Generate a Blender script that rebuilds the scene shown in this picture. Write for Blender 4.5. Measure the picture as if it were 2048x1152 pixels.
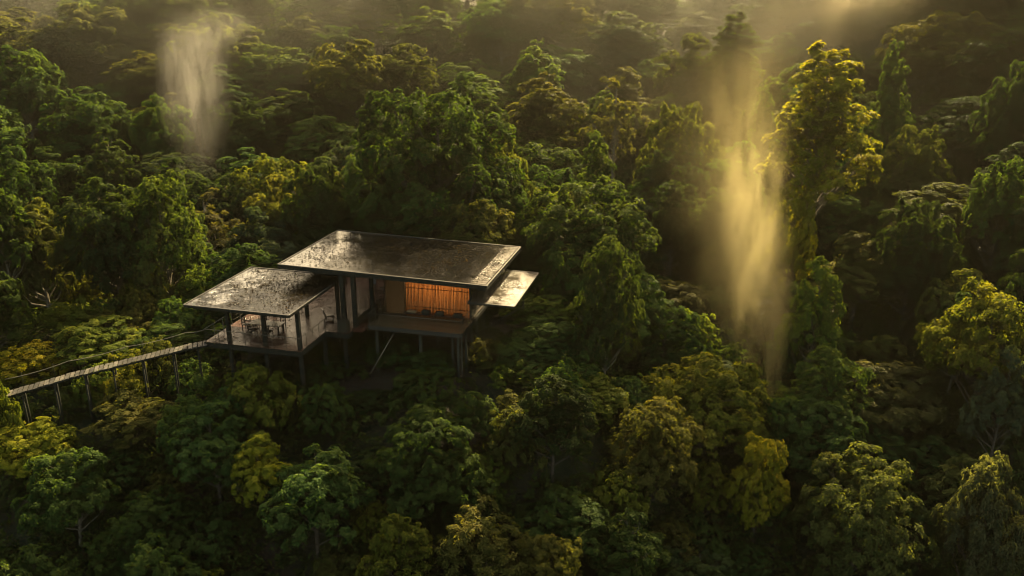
import bpy, bmesh, math, random
import numpy as np
from mathutils import Vector, Matrix

# ------------------------------------------------------------------ clear
for o in list(bpy.data.objects):
    bpy.data.objects.remove(o)
SC = bpy.context.scene
COL = SC.collection
R = math.radians

# ------------------------------------------------------------------ camera, sky, sun, exposure
CAM_H, FPX, PITCH = 24.0, 1650.0, R(18.9)
cam_d = bpy.data.cameras.new("camera")
cam_d.sensor_width = 36.0
cam_d.lens = FPX / 2048.0 * 36.0
cam_d.clip_start, cam_d.clip_end = 0.5, 3000.0
cam = bpy.data.objects.new("camera", cam_d)
cam.location = (0, 0, CAM_H)
cam.rotation_euler = (R(90) - PITCH, 0, 0)
COL.objects.link(cam)
SC.camera = cam

SUN_AZ, SUN_EL = R(21.0), R(34.0)        # azimuth measured from +Y towards +X
sun_dir = Vector((math.sin(SUN_AZ) * math.cos(SUN_EL), math.cos(SUN_AZ) * math.cos(SUN_EL), math.sin(SUN_EL)))

world = bpy.data.worlds.new("World")
SC.world = world
world.use_nodes = True
wn, wl = world.node_tree.nodes, world.node_tree.links
wn.clear()
sky = wn.new("ShaderNodeTexSky")
sky.sky_type = 'NISHITA'
sky.sun_disc = False
sky.sun_elevation = SUN_EL
sky.sun_rotation = SUN_AZ
sky.air_density, sky.dust_density, sky.ozone_density = 1.0, 6.0, 0.4
warm = wn.new("ShaderNodeMix"); warm.data_type = 'RGBA'; warm.blend_type = 'MULTIPLY'
warm.inputs['Factor'].default_value = 1.0
warm.inputs['B'].default_value = (1.0, 0.84, 0.56, 1)      # misty warm morning air
bg = wn.new("ShaderNodeBackground"); bg.inputs["Strength"].default_value = 0.14
wo = wn.new("ShaderNodeOutputWorld")
wl.new(sky.outputs['Color'], warm.inputs['A'])
wl.new(warm.outputs['Result'], bg.inputs['Color'])
wl.new(bg.outputs[0], wo.inputs['Surface'])

sun_d = bpy.data.lights.new("sun", 'SUN')
sun_d.energy, sun_d.angle, sun_d.color = 5.0, R(0.6), (1.0, 0.79, 0.42)
sun = bpy.data.objects.new("sun", sun_d)
sun.rotation_euler = sun_dir.to_track_quat('Z', 'Y').to_euler()
sun.location = (60, 120, 120)
COL.objects.link(sun)

SC.view_settings.view_transform = 'Standard'
SC.view_settings.look = 'None'
SC.view_settings.exposure = 1.55
SC.view_settings.gamma = 1.0
SC.render.engine = 'CYCLES'
cy = SC.cycles
cy.use_denoising = True
cy.use_adaptive_sampling = False
cy.filter_width = 1.2
cy.volume_step_rate = 0.2
cy.volume_max_steps = 512
try:
    cy.denoiser = 'OPENIMAGEDENOISE'
    cy.denoising_input_passes = 'RGB'
except Exception:
    pass
cy.max_bounces, cy.diffuse_bounces, cy.glossy_bounces = 5, 2, 3
cy.transmission_bounces, cy.transparent_max_bounces, cy.volume_bounces = 3, 8, 0
cy.caustics_reflective = cy.caustics_refractive = False
cy.sample_clamp_indirect = 4.0

# ------------------------------------------------------------------ picture helpers (used once, to find where things stand)
CP, SP = math.cos(PITCH), math.sin(PITCH)
def ray(u, v):
    cx, cyy = (u - 1024) / FPX, (576 - v) / FPX
    return Vector((cx, CP + cyy * SP, -SP + cyy * CP))
def at(u, v, y):
    d = ray(u, v); t = y / d.y
    return Vector((d.x * t, y, CAM_H + d.z * t))
def project(p):
    y, z = p[1], p[2] - CAM_H
    dep = y * CP - z * SP
    up = y * SP + z * CP
    return 1024 + FPX * p[0] / dep, 576 - FPX * up / dep, dep

# ------------------------------------------------------------------ scene helpers
def tag(o, label=None, cat=None, group=None, kind=None):
    if label: o['label'] = label
    if cat: o['category'] = cat
    if group: o['group'] = group
    if kind: o['kind'] = kind
    return o
def empty(name, loc=(0, 0, 0), rz=0.0, parent=None):
    o = bpy.data.objects.new(name, None)
    o.empty_display_size = 0.3
    o.location = loc; o.rotation_euler = (0, 0, rz)
    COL.objects.link(o)
    if parent: o.parent = parent
    return o
def copy_tree(o, parent=None):
    c = o.copy(); COL.objects.link(c)
    if parent: c.parent = parent
    for ch in list(o.children): copy_tree(ch, c)
    return c
class MB:
    """collects boxes and tubes and links them as one mesh object"""
    def __init__(s): s.v, s.f, s.smooth = [], [], []
    def add(s, vs, fs, sm=False):
        b = len(s.v); s.v += [tuple(p) for p in vs]
        s.f += [tuple(i + b for i in f) for f in fs]; s.smooth += [sm] * len(fs)
        return s
    def box(s, x0, x1, y0, y1, z0, z1, M=None):
        vs = [Vector(p) for p in ((x0,y0,z0),(x1,y0,z0),(x1,y1,z0),(x0,y1,z0),(x0,y0,z1),(x1,y0,z1),(x1,y1,z1),(x0,y1,z1))]
        if M is not None: vs = [M @ p for p in vs]
        return s.add(vs, ((0,3,2,1),(4,5,6,7),(0,1,5,4),(1,2,6,5),(2,3,7,6),(3,0,4,7)))
    def tube(s, pts, rad, n=7, cap=True):
        pts = [Vector(p) for p in pts]
        if not hasattr(rad, '__len__'): rad = [rad] * len(pts)
        vs, fs = [], []
        for i, p in enumerate(pts):
            d = (pts[min(i + 1, len(pts) - 1)] - pts[max(i - 1, 0)]).normalized()
            a = d.cross(Vector((0.31, 0.17, 0.93)) if abs(d.z) < 0.9 else Vector((1, 0, 0))).normalized()
            b = d.cross(a)
            for k in range(n):
                t = 2 * math.pi * k / n
                vs.append(p + (a * math.cos(t) + b * math.sin(t)) * rad[i])
        for i in range(len(pts) - 1):
            for k in range(n):
                k2 = (k + 1) % n
                fs.append((i*n + k, i*n + k2, (i+1)*n + k2, (i+1)*n + k))
        if cap:
            fs.append(tuple(reversed(range(n)))); fs.append(tuple((len(pts)-1)*n + k for k in range(n)))
        return s.add(vs, fs, True)
    def mesh(s, name):
        me = bpy.data.meshes.new(name)
        me.from_pydata(s.v, [], s.f); me.update()
        me.polygons.foreach_set('use_smooth', s.smooth)
        return me
    def build(s, name, mat, parent=None, bevel=0.0):
        o = bpy.data.objects.new(name, s.mesh(name))
        if mat: o.data.materials.append(mat)
        COL.objects.link(o)
        if parent: o.parent = parent
        if bevel:
            m = o.modifiers.new('bevel', 'BEVEL'); m.width = bevel; m.segments = 2; m.limit_method = 'ANGLE'
        return o

# ------------------------------------------------------------------ materials
def new_mat(name):
    m = bpy.data.materials.new(name); m.use_nodes = True
    nt = m.node_tree; nt.nodes.clear()
    return m, nt.nodes, nt.links
def nd(nodes, kind, **kw):
    n = nodes.new(kind)
    for k, v in kw.items():
        if k.startswith('i_'):
            n.inputs[k[2:].replace('_', ' ')].default_value = v
        else: setattr(n, k, v)
    return n
def ramp(nodes, stops):
    r = nodes.new('ShaderNodeValToRGB')
    e = r.color_ramp.elements
    while len(e) < len(stops): e.new(0.5)
    for i, (p, c) in enumerate(stops):
        e[i].position = p; e[i].color = (*c, 1) if len(c) == 3 else c
    return r
def simple_mat(name, c1, c2, rough=0.6, scale=3.0, stretch=(1, 1, 1), bump=0.15, spec=0.4, metallic=0.0):
    m, n, l = new_mat(name)
    tc = n.new('ShaderNodeTexCoord'); mp = n.new('ShaderNodeMapping'); mp.inputs['Scale'].default_value = stretch
    no = nd(n, 'ShaderNodeTexNoise', i_Scale=scale, i_Detail=6.0, i_Roughness=0.65)
    rp = ramp(n, [(0.3, c1), (0.7, c2)])
    bs = n.new('ShaderNodeBsdfPrincipled'); bs.inputs['Roughness'].default_value = rough
    bs.inputs['Specular IOR Level'].default_value = spec; bs.inputs['Metallic'].default_value = metallic
    bp = nd(n, 'ShaderNodeBump', i_Strength=bump, i_Distance=0.05)
    out = n.new('ShaderNodeOutputMaterial')
    l.new(tc.outputs['Object'], mp.inputs['Vector']); l.new(mp.outputs[0], no.inputs['Vector'])
    l.new(no.outputs['Fac'], rp.inputs[0]); l.new(rp.outputs[0], bs.inputs['Base Color'])
    l.new(no.outputs['Fac'], bp.inputs['Height']); l.new(bp.outputs[0], bs.inputs['Normal'])
    l.new(bs.outputs[0], out.inputs['Surface'])
    return m

def leaf_material():
    m, n, l = new_mat('leaf')
    oi = n.new('ShaderNodeObjectInfo')
    at_ = nd(n, 'ShaderNodeAttribute', attribute_name='tint')
    hsv = n.new('ShaderNodeHueSaturation')
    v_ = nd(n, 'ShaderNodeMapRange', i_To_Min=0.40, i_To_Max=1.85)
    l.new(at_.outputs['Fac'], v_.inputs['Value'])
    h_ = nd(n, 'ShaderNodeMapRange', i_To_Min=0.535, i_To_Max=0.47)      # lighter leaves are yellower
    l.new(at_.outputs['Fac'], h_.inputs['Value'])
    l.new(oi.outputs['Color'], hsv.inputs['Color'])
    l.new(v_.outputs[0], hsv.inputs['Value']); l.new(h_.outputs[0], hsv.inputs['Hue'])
    bs = n.new('ShaderNodeBsdfPrincipled'); bs.inputs['Roughness'].default_value = 0.6
    bs.inputs['Specular IOR Level'].default_value = 0.03
    l.new(hsv.outputs[0], bs.inputs['Base Color'])
    tcol = nd(n, 'ShaderNodeMix', data_type='RGBA', blend_type='MULTIPLY')
    tcol.inputs['Factor'].default_value = 1.0
    tcol.inputs['B'].default_value = (2.4, 2.35, 0.7, 1)                 # a leaf lets through more and yellower light than it reflects
    l.new(hsv.outputs[0], tcol.inputs['A'])
    tr = n.new('ShaderNodeBsdfTranslucent'); l.new(tcol.outputs['Result'], tr.inputs['Color'])
    mx = n.new('ShaderNodeMixShader'); mx.inputs[0].default_value = 0.40
    out = n.new('ShaderNodeOutputMaterial')
    l.new(bs.outputs[0], mx.inputs[1]); l.new(tr.outputs[0], mx.inputs[2]); l.new(mx.outputs[0], out.inputs['Surface'])
    return m
def bark_material():
    m, n, l = new_mat('bark')
    oi = n.new('ShaderNodeObjectInfo')
    tc = n.new('ShaderNodeTexCoord')
    no = nd(n, 'ShaderNodeTexNoise', i_Scale=2.5, i_Detail=5.0)
    mr = nd(n, 'ShaderNodeMapRange', i_To_Min=0.5, i_To_Max=1.4)
    mu = nd(n, 'ShaderNodeMix', data_type='RGBA', blend_type='MULTIPLY'); mu.inputs['Factor'].default_value = 1
    bs = n.new('ShaderNodeBsdfPrincipled'); bs.inputs['Roughness'].default_value = 0.8
    out = n.new('ShaderNodeOutputMaterial')
    l.new(tc.outputs['Object'], no.inputs['Vector']); l.new(no.outputs['Fac'], mr.inputs['Value'])
    l.new(oi.outputs['Color'], mu.inputs['A']); l.new(mr.outputs[0], mu.inputs['B'])
    l.new(mu.outputs['Result'], bs.inputs['Base Color']); l.new(bs.outputs[0], out.inputs['Surface'])
    return m
def ground_material():
    m, n, l = new_mat('forest_floor')
    tc = n.new('ShaderNodeTexCoord')
    n1 = nd(n, 'ShaderNodeTexNoise', i_Scale=0.12, i_Detail=8.0, i_Roughness=0.6)
    n2 = nd(n, 'ShaderNodeTexNoise', i_Scale=2.2, i_Detail=8.0, i_Roughness=0.7)
    soil = ramp(n, [(0.3, (0.014, 0.008, 0.005)), (0.55, (0.042, 0.024, 0.015)), (0.8, (0.085, 0.050, 0.032))])
    moss = ramp(n, [(0.3, (0.012, 0.018, 0.006)), (0.7, (0.045, 0.060, 0.018))])
    mk = ramp(n, [(0.42, (0, 0, 0)), (0.60, (1, 1, 1))])
    mx = nd(n, 'ShaderNodeMix', data_type='RGBA')
    bp = nd(n, 'ShaderNodeBump', i_Strength=1.0, i_Distance=0.5)
    bs = n.new('ShaderNodeBsdfPrincipled'); bs.inputs['Roughness'].default_value = 0.9
    out = n.new('ShaderNodeOutputMaterial')
    for x in (n1, n2): l.new(tc.outputs['Object'], x.inputs['Vector'])
    l.new(n2.outputs['Fac'], soil.inputs[0]); l.new(n2.outputs['Fac'], moss.inputs[0]); l.new(n1.outputs['Fac'], mk.inputs[0])
    l.new(mk.outputs[0], mx.inputs['Factor']); l.new(soil.outputs[0], mx.inputs['A']); l.new(moss.outputs[0], mx.inputs['B'])
    l.new(mx.outputs['Result'], bs.inputs['Base Color']); l.new(n2.outputs['Fac'], bp.inputs['Height'])
    l.new(bp.outputs[0], bs.inputs['Normal']); l.new(bs.outputs[0], out.inputs['Surface'])
    return m
def wet_sheet_material(name, c1, c2, cell=(1.1, 1.9), litter=0.5, base_rough=0.10, ripple=0.25, coat=1.0, bias=None, fine_w=0.55, fine_s=7.0, grain=0.7):
    """rain-wet sheeting laid in panels: each panel a little differently tilted, puddles between grainy litter"""
    m, n, l = new_mat(name)
    tc = n.new('ShaderNodeTexCoord')
    mp = n.new('ShaderNodeMapping'); mp.inputs['Rotation'].default_value = (0, 0, R(3))
    l.new(tc.outputs['Object'], mp.inputs['Vector'])
    br = nd(n, 'ShaderNodeTexBrick', i_Scale=1.0, i_Mortar_Size=0.02, i_Mortar_Smooth=0.3, i_Brick_Width=cell[1], i_Row_Height=cell[0])
    br.inputs['Color1'].default_value = (0.15, 0.15, 0.15, 1); br.inputs['Color2'].default_value = (0.9, 0.9, 0.9, 1)
    br.inputs['Mortar'].default_value = (0, 0, 0, 1)
    l.new(mp.outputs[0], br.inputs['Vector'])
    big = nd(n, 'ShaderNodeTexNoise', i_Scale=0.35, i_Detail=4.0, i_Roughness=0.55)
    mid = nd(n, 'ShaderNodeTexNoise', i_Scale=1.4, i_Detail=5.0, i_Roughness=0.6, i_Distortion=0.8)
    fine = nd(n, 'ShaderNodeTexNoise', i_Scale=fine_s, i_Detail=6.0, i_Roughness=0.7)
    for x in (big, mid, fine): l.new(tc.outputs['Object'], x.inputs['Vector'])
    col = ramp(n, [(0.3, c1), (0.7, c2)])
    l.new(mid.outputs['Fac'], col.inputs[0])
    pm = nd(n, 'ShaderNodeMix', data_type='RGBA', blend_type='MULTIPLY'); pm.inputs['Factor'].default_value = 0.5
    l.new(col.outputs[0], pm.inputs['A']); l.new(br.outputs['Color'], pm.inputs['B'])
    # litter mask: grainy dark leaf mould in large drifts
    ad = nd(n, 'ShaderNodeMath', operation='MULTIPLY_ADD'); ad.inputs[1].default_value = fine_w
    l.new(fine.outputs['Fac'], ad.inputs[0]); l.new(big.outputs['Fac'], ad.inputs[2])
    lm = ramp(n, [(1.0 - litter * 0.42 - 0.10, (0, 0, 0)), (1.0 - litter * 0.42 + 0.12, (1, 1, 1))])
    hm = nd(n, 'ShaderNodeMath', operation='MULTIPLY'); hm.inputs[1].default_value = 1.0
    l.new(ad.outputs[0], hm.inputs[0]); last = hm
    if bias:        # litter lies thicker along one stretch of the sheet
        sx = n.new('ShaderNodeSeparateXYZ'); l.new(tc.outputs['Object'], sx.inputs[0])
        bm = nd(n, 'ShaderNodeMapRange', interpolation_type='SMOOTHSTEP', i_From_Min=bias[0], i_From_Max=bias[1], i_To_Min=-bias[2], i_To_Max=bias[2])
        l.new(sx.outputs['X'], bm.inputs['Value'])
        last = nd(n, 'ShaderNodeMath', operation='ADD'); l.new(hm.outputs[0], last.inputs[0]); l.new(bm.outputs[0], last.inputs[1])
    l.new(last.outputs[0], lm.inputs[0])
    lc = nd(n, 'ShaderNodeMix', data_type='RGBA')
    lc.inputs['B'].default_value = (0.0050, 0.0047, 0.0044, 1)
    l.new(lm.outputs[0], lc.inputs['Factor']); l.new(pm.outputs['Result'], lc.inputs['A'])
    rg = nd(n, 'ShaderNodeMapRange', i_From_Min=0.3, i_From_Max=0.7, i_To_Min=base_rough, i_To_Max=base_rough + 0.22)
    l.new(mid.outputs['Fac'], rg.inputs['Value'])
    rm = nd(n, 'ShaderNodeMix', data_type='FLOAT'); rm.inputs['B'].default_value = 0.16
    l.new(lm.outputs[0], rm.inputs['Factor']); l.new(rg.outputs[0], rm.inputs['A'])
    # bump: ripples, panel edges, litter
    b1 = nd(n, 'ShaderNodeBump', i_Strength=ripple, i_Distance=0.10); l.new(mid.outputs['Fac'], b1.inputs['Height'])
    b2 = nd(n, 'ShaderNodeBump', i_Strength=0.5, i_Distance=0.02); l.new(br.outputs['Fac'], b2.inputs['Height']); b2.invert = True
    l.new(b1.outputs[0], b2.inputs['Normal'])
    lf = nd(n, 'ShaderNodeMath', operation='MULTIPLY'); l.new(lm.outputs[0], lf.inputs[0]); l.new(fine.outputs['Fac'], lf.inputs[1])
    b3 = nd(n, 'ShaderNodeBump', i_Strength=grain, i_Distance=0.08); l.new(lf.outputs[0], b3.inputs['Height'])
    l.new(b2.outputs[0], b3.inputs['Normal'])
    bs = n.new('ShaderNodeBsdfPrincipled'); bs.inputs['Specular IOR Level'].default_value = 0.6
    l.new(lc.outputs['Result'], bs.inputs['Base Color']); l.new(rm.outputs['Result'], bs.inputs['Roughness'])
    l.new(b3.outputs[0], bs.inputs['Normal'])
    cw = n.new('ShaderNodeMath'); cw.operation = 'SUBTRACT'; cw.inputs[0].default_value = 1.0
    l.new(lm.outputs[0], cw.inputs[1])
    cm = nd(n, 'ShaderNodeMath', operation='MULTIPLY'); cm.inputs[1].default_value = coat; l.new(cw.outputs[0], cm.inputs[0])
    l.new(cm.outputs[0], bs.inputs['Coat Weight']); bs.inputs['Coat Roughness'].default_value = 0.06; bs.inputs['Coat IOR'].default_value = 1.6
    l.new(b2.outputs[0], bs.inputs['Coat Normal'])
    sp = nd(n, 'ShaderNodeMapRange', i_To_Min=0.50, i_To_Max=0.12); l.new(lm.outputs[0], sp.inputs['Value']); l.new(sp.outputs[0], bs.inputs['Specular IOR Level'])
    out = n.new('ShaderNodeOutputMaterial'); l.new(bs.outputs[0], out.inputs['Surface'])
    return m

M_LEAF = leaf_material()
M_BARK = bark_material()
M_GROUND = ground_material()
M_ROOF = wet_sheet_material('main_roof_sheet', (0.006, 0.0055, 0.006), (0.016, 0.014, 0.014), (1.2, 2.4), 0.10, 0.07, 0.07, 0.30, (-2.2, 1.6, .14), .9, 3.0, .10)
M_LOWROOF = wet_sheet_material('low_roof_sheet', (0.016, 0.015, 0.014), (0.045, 0.040, 0.034), (1.1, 1.6), 0.16, 0.08, 0.20, 0.7, (-6.6, -4.2, .12), 1.0, 1.7, .30)
M_SIDEROOF = wet_sheet_material('side_roof_sheet', (0.045, 0.039, 0.030), (0.10, 0.088, 0.065), (1.2, 1.8), 0.24, 0.12, 0.18, 0.35)
M_DECK = wet_sheet_material('wet_deck_boards', (0.072, 0.027, 0.017), (0.15, 0.062, 0.040), (0.15, 3.0), 0.05, 0.22, 0.18, 0.06)
M_DECK2 = simple_mat('main_deck_boards', (0.075, 0.055, 0.030), (0.14, 0.105, 0.058), 0.45, 1.2, (1, 10, 1), 0.2)
M_TRIM = simple_mat('roof_trim', (0.025, 0.025, 0.023), (0.060, 0.058, 0.050), 0.45, 2.0, (1, 1, 1), 0.05, 0.4)
M_TIMBER = simple_mat('dark_timber', (0.010, 0.012, 0.010), (0.026, 0.028, 0.022), 0.75, 2.5, (6, 6, 0.7), 0.2, 0.15)
M_STILT = simple_mat('grey_stilt', (0.025, 0.027, 0.021), (0.065, 0.066, 0.052), 0.7, 2.5, (6, 6, .7), 0.2, 0.2)
M_STEEL = simple_mat('rail_steel', (0.10, 0.085, 0.065), (0.20, 0.17, 0.13), 0.4, 6.0, (1, 1, 1), 0.05, 0.5, 0.4)
def plank_material():
    m, n, l = new_mat('walkway_plank')
    ge = n.new('ShaderNodeNewGeometry'); tc = n.new('ShaderNodeTexCoord')
    no = nd(n, 'ShaderNodeTexNoise', i_Scale=2.2, i_Detail=6.0, i_Roughness=0.7); l.new(tc.outputs['Object'], no.inputs['Vector'])
    a = ramp(n, [(0.0, (.025, .023, .020)), (0.5, (.070, .064, .056)), (1.0, (.15, .138, .12))]); l.new(ge.outputs['Random Per Island'], a.inputs[0])
    b = ramp(n, [(0.35, (.35, .42, .30)), (0.65, (1.1, 1.05, 1.0))]); l.new(no.outputs['Fac'], b.inputs[0])
    mu = nd(n, 'ShaderNodeMix', data_type='RGBA', blend_type='MULTIPLY'); mu.inputs['Factor'].default_value = 1
    l.new(a.outputs[0], mu.inputs['A']); l.new(b.outputs[0], mu.inputs['B'])
    bs = n.new('ShaderNodeBsdfPrincipled'); bs.inputs['Roughness'].default_value = .65
    l.new(mu.outputs['Result'], bs.inputs['Base Color'])
    out = n.new('ShaderNodeOutputMaterial'); l.new(bs.outputs[0], out.inputs['Surface'])
    return m
M_WALKPLANK = plank_material()
M_PLANK = simple_mat('weathered_plank', (0.10, 0.085, 0.072), (0.26, 0.225, 0.19), 0.6, 1.6, (1, 1, 1), 0.3)
M_ROPE = simple_mat('rope', (0.12, 0.11, 0.09), (0.22, 0.20, 0.16), 0.8, 20.0)
M_WALL = simple_mat('dark_wall_board', (0.018, 0.018, 0.013), (0.045, 0.042, 0.028), 0.6, 1.5, (8, 8, 0.5), 0.2)
M_BAMBOO = simple_mat('bamboo_slat', (0.10, 0.045, 0.015), (0.24, 0.12, 0.045), 0.5, 4.0, (3, 3, 0.6), 0.1)
M_CUSHION = simple_mat('tan_cushion', (0.20, 0.14, 0.07), (0.30, 0.22, 0.12), 0.9, 8.0)
M_DARKCLOTH = simple_mat('dark_cushion', (0.020, 0.020, 0.016), (0.045, 0.042, 0.030), 0.9, 8.0)
M_FURN = simple_mat('dark_furniture', (0.014, 0.010, 0.008), (0.040, 0.026, 0.020), 0.25, 4.0, (1, 6, 1), 0.1, 0.6)
def blind_material():
    m, n, l = new_mat('paper_blind')
    tc = n.new('ShaderNodeTexCoord'); mp = n.new('ShaderNodeMapping'); mp.inputs['Scale'].default_value = (9, 1, 0.15)
    no = nd(n, 'ShaderNodeTexNoise', i_Scale=2.0, i_Detail=3.0)
    rp = ramp(n, [(0.3, (0.74, 0.46, 0.22)), (0.7, (0.88, 0.62, 0.34))])
    tr = n.new('ShaderNodeBsdfTranslucent'); df = n.new('ShaderNodeBsdfDiffuse'); mx = n.new('ShaderNodeMixShader'); mx.inputs[0].default_value = 0.35
    out = n.new('ShaderNodeOutputMaterial')
    l.new(tc.outputs['Object'], mp.inputs[0]); l.new(mp.outputs[0], no.inputs['Vector']); l.new(no.outputs['Fac'], rp.inputs[0])
    l.new(rp.outputs[0], tr.inputs['Color']); l.new(rp.outputs[0], df.inputs['Color'])
    l.new(tr.outputs[0], mx.inputs[1]); l.new(df.outputs[0], mx.inputs[2]); l.new(mx.outputs[0], out.inputs['Surface'])
    return m
M_BLIND = blind_material()

# ------------------------------------------------------------------ terrain
PX, PY = [-60, 10, 20, 30, 38, 44, 52, 57, 66, 76, 90, 106, 120, 140, 160, 180, 200, 230, 300, 380, 520, 900], \
         [-60, -42, -34, -25, -19, -14.5, -7.5, -4.8, -3.4, -3.6, -9, -9, -5.5, 0, 7.5, 14.5, 20, 24, 27, 26, 27, 28]
def smooth(e0, e1, x):
    t = np.clip((x - e0) / (e1 - e0), 0, 1); return t * t * (3 - 2 * t)
def ground_z(x, y):
    x = np.asarray(x, float); y = np.asarray(y, float)
    g = np.interp(y, PX, PY)
    g = 0.5 * g + 0.25 * np.interp(y - 3, PX, PY) + 0.25 * np.interp(y + 3, PX, PY)
    g += -0.05 * np.clip(-x - 22, 0, 60) * smooth(110, 60, y)                   # falls off gently to the left by the walkway
    g += -6.5 * smooth(3, 15, x) * smooth(36, 48, y) * smooth(84, 66, y)        # gully to the right of the house
    rid = smooth(30, 108, x - 0.10 * (y - 90)) * smooth(30, 90, y) * smooth(330, 190, y)
    g += 50 * rid                                                              # ridge on the right
    g += 0.7 * np.sin(x * 0.13 + 1.0) * np.cos(y * 0.11) + 1.6 * np.sin(x * 0.035 + y * 0.02) * smooth(80, 140, y)
    return g
def build_ground():
    xs = np.concatenate([np.linspace(-700, -160, 19)[:-1], np.linspace(-160, 190, 141)[:-1], np.linspace(190, 700, 18)])
    ys = np.concatenate([np.linspace(-60, 20, 9)[:-1], np.linspace(20, 140, 81)[:-1], np.linspace(140, 340, 51)[:-1], np.linspace(340, 900, 15)])
    X, Y = np.meshgrid(xs, ys); Z = ground_z(X, Y)
    rg = np.random.default_rng(5); Z = Z + rg.normal(0, 0.12, Z.shape)
    nx, ny = len(xs), len(ys)
    v = np.stack([X.ravel(), Y.ravel(), Z.ravel()], 1)
    f = [(j*nx + i, j*nx + i + 1, (j+1)*nx + i + 1, (j+1)*nx + i) for j in range(ny - 1) for i in range(nx - 1)]
    me = bpy.data.meshes.new('terrain'); me.from_pydata(v.tolist(), [], f); me.update()
    me.polygons.foreach_set('use_smooth', [True] * len(f)); me.materials.append(M_GROUND)
    o = bpy.data.objects.new('terrain', me); COL.objects.link(o)
    tag(o, 'steep forested hillside of dark leaf mould under the trees', 'ground', kind='structure')
build_ground()

# ------------------------------------------------------------------ the house on stilts
YAW = -R(14.0)
HX, HY = -15.5, 55.7
CA, SA = math.cos(YAW), math.sin(YAW)
def h2w(b, a, z=0.0): return Vector((HX + CA * b - SA * a, HY + SA * b + CA * a, z))
def w2h(x, y): return (CA * (x - HX) + SA * (y - HY), -SA * (x - HX) + CA * (y - HY))
house = empty('stilt_house', (HX, HY, 0), YAW)
tag(house, 'dark timber stilt house with three flat wet roofs and open decks in the forest', 'house')
rnd = random.Random(11)

def roof(name, b0, b1, a0, a1, zl, zr, zb, mat, thick, sag, label=None):
    """flat sheet roof with a sagging skin, fascia and a raised edge trim"""
    nb, na = int((b1 - b0) / 0.25), int((a1 - a0) / 0.25)
    rg = np.random.default_rng(int(abs(b0 * 100) + abs(a1 * 10)))
    lo = rg.normal(0, 1, (na // 5 + 3, nb // 6 + 3))
    def wob(i, j):
        x, y = i / 6, j / 5; i0, j0 = int(x), int(y); fx, fy = x - i0, y - j0
        fx, fy = fx * fx * (3 - 2 * fx), fy * fy * (3 - 2 * fy)
        return (lo[j0, i0] * (1 - fx) + lo[j0, i0 + 1] * fx) * (1 - fy) + (lo[j0 + 1, i0] * (1 - fx) + lo[j0 + 1, i0 + 1] * fx) * fy
    plane = lambda b, a: zl + (zr - zl) * (b - b0) / (b1 - b0) + zb * (a - a0) / (a1 - a0)
    v = []
    for j in range(na + 1):
        for i in range(nb + 1):
            b, a = b0 + (b1 - b0) * i / nb, a0 + (a1 - a0) * j / na
            edge = min(1.0, 4 * min(i / nb, 1 - i / nb, j / na, 1 - j / na) + 0.15)
            v.append((b, a, plane(b, a) + sag * wob(i, j) * edge))
    w = nb + 1
    f = [(j*w + i, j*w + i + 1, (j+1)*w + i + 1, (j+1)*w + i) for j in range(na) for i in range(nb)]
    m = MB(); m.add(v, f, True)
    # underside
    q = [(b0 + .05, a0 + .05), (b1 - .05, a0 + .05), (b1 - .05, a1 - .05), (b0 + .05, a1 - .05)]
    m.add([(b, a, plane(b, a) - thick) for b, a in q], [(0, 3, 2, 1)])
    o = m.build(name, mat, house)
    fs = MB()
    def strip(p, qq, off, h0, h1, wd):
        (ba, aa), (bb, ab) = p, qq
        d = Vector((bb - ba, ab - aa, 0)).normalized(); nrm = Vector((d.y, -d.x, 0))
        vs = []
        for (bq, aq) in (p, qq):
            z = plane(bq, aq); c = Vector((bq, aq, 0))
            for o_, h in ((off, h0), (off, h1), (off - wd, h1), (off - wd, h0)):
                vs.append((c.x + nrm.x * o_, c.y + nrm.y * o_, z + h))
        fs.add(vs, ((0, 1, 5, 4), (1, 2, 6, 5), (2, 3, 7, 6), (3, 0, 4, 7), (0, 3, 2, 1), (4, 5, 6, 7)))
    for p, qq in (((b0, a0), (b1, a0)), ((b1, a0 - .0), (b1, a1)), ((b1, a1), (b0, a1)), ((b0, a1), (b0, a0))):
        strip(p, qq, 0.02, -thick - .03, -0.035, 0.10)
    fs.build('fascia', M_TIMBER, o)
    fs = MB()
    for p, qq in (((b0, a0), (b1, a0)), ((b1, a0), (b1, a1)), ((b1, a1), (b0, a1)), ((b0, a1), (b0, a0))):
        strip(p, qq, 0.045, -0.03, 0.045, 0.09)
    fs.build('edge_trim', M_TRIM, o)
    if label: o['label'] = label
    return o, plane
roof_main, PL_MAIN = roof('main_roof', -4.2, 12.75, 5.15, 16.0, 4.82, 4.42, -0.05, M_ROOF, 0.30, 0.014, 'large dark wet flat roof, highest of the three')
roof_low, PL_LOW = roof('lower_roof', -8.4, 0.05, -1.25, 8.0, 3.34, 3.28, 0.05, M_LOWROOF, 0.16, 0.022, 'low flat roof with bright wet patches over the dining terrace')
roof_side, PL_SIDE = roof('side_roof', 11.2, 14.8, 5.4, 13.8, 2.92, 2.88, 0.0, M_SIDEROOF, 0.10, 0.02, 'small pale flat roof at the right end')

m = MB()
for k in range(22):      # ribbed pale sheets along the right end
    a = 5.3 + k * (10.5 / 22)
    m.box(11.45, 12.62, a, a + .40, .028, .045, Matrix.Translation((0, 0, 4.44 - .05 * k / 22)))
m.build('end_sheet', M_SIDEROOF, roof_main)['label'] = 'strip of pale wet sheets along the right end'

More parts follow.
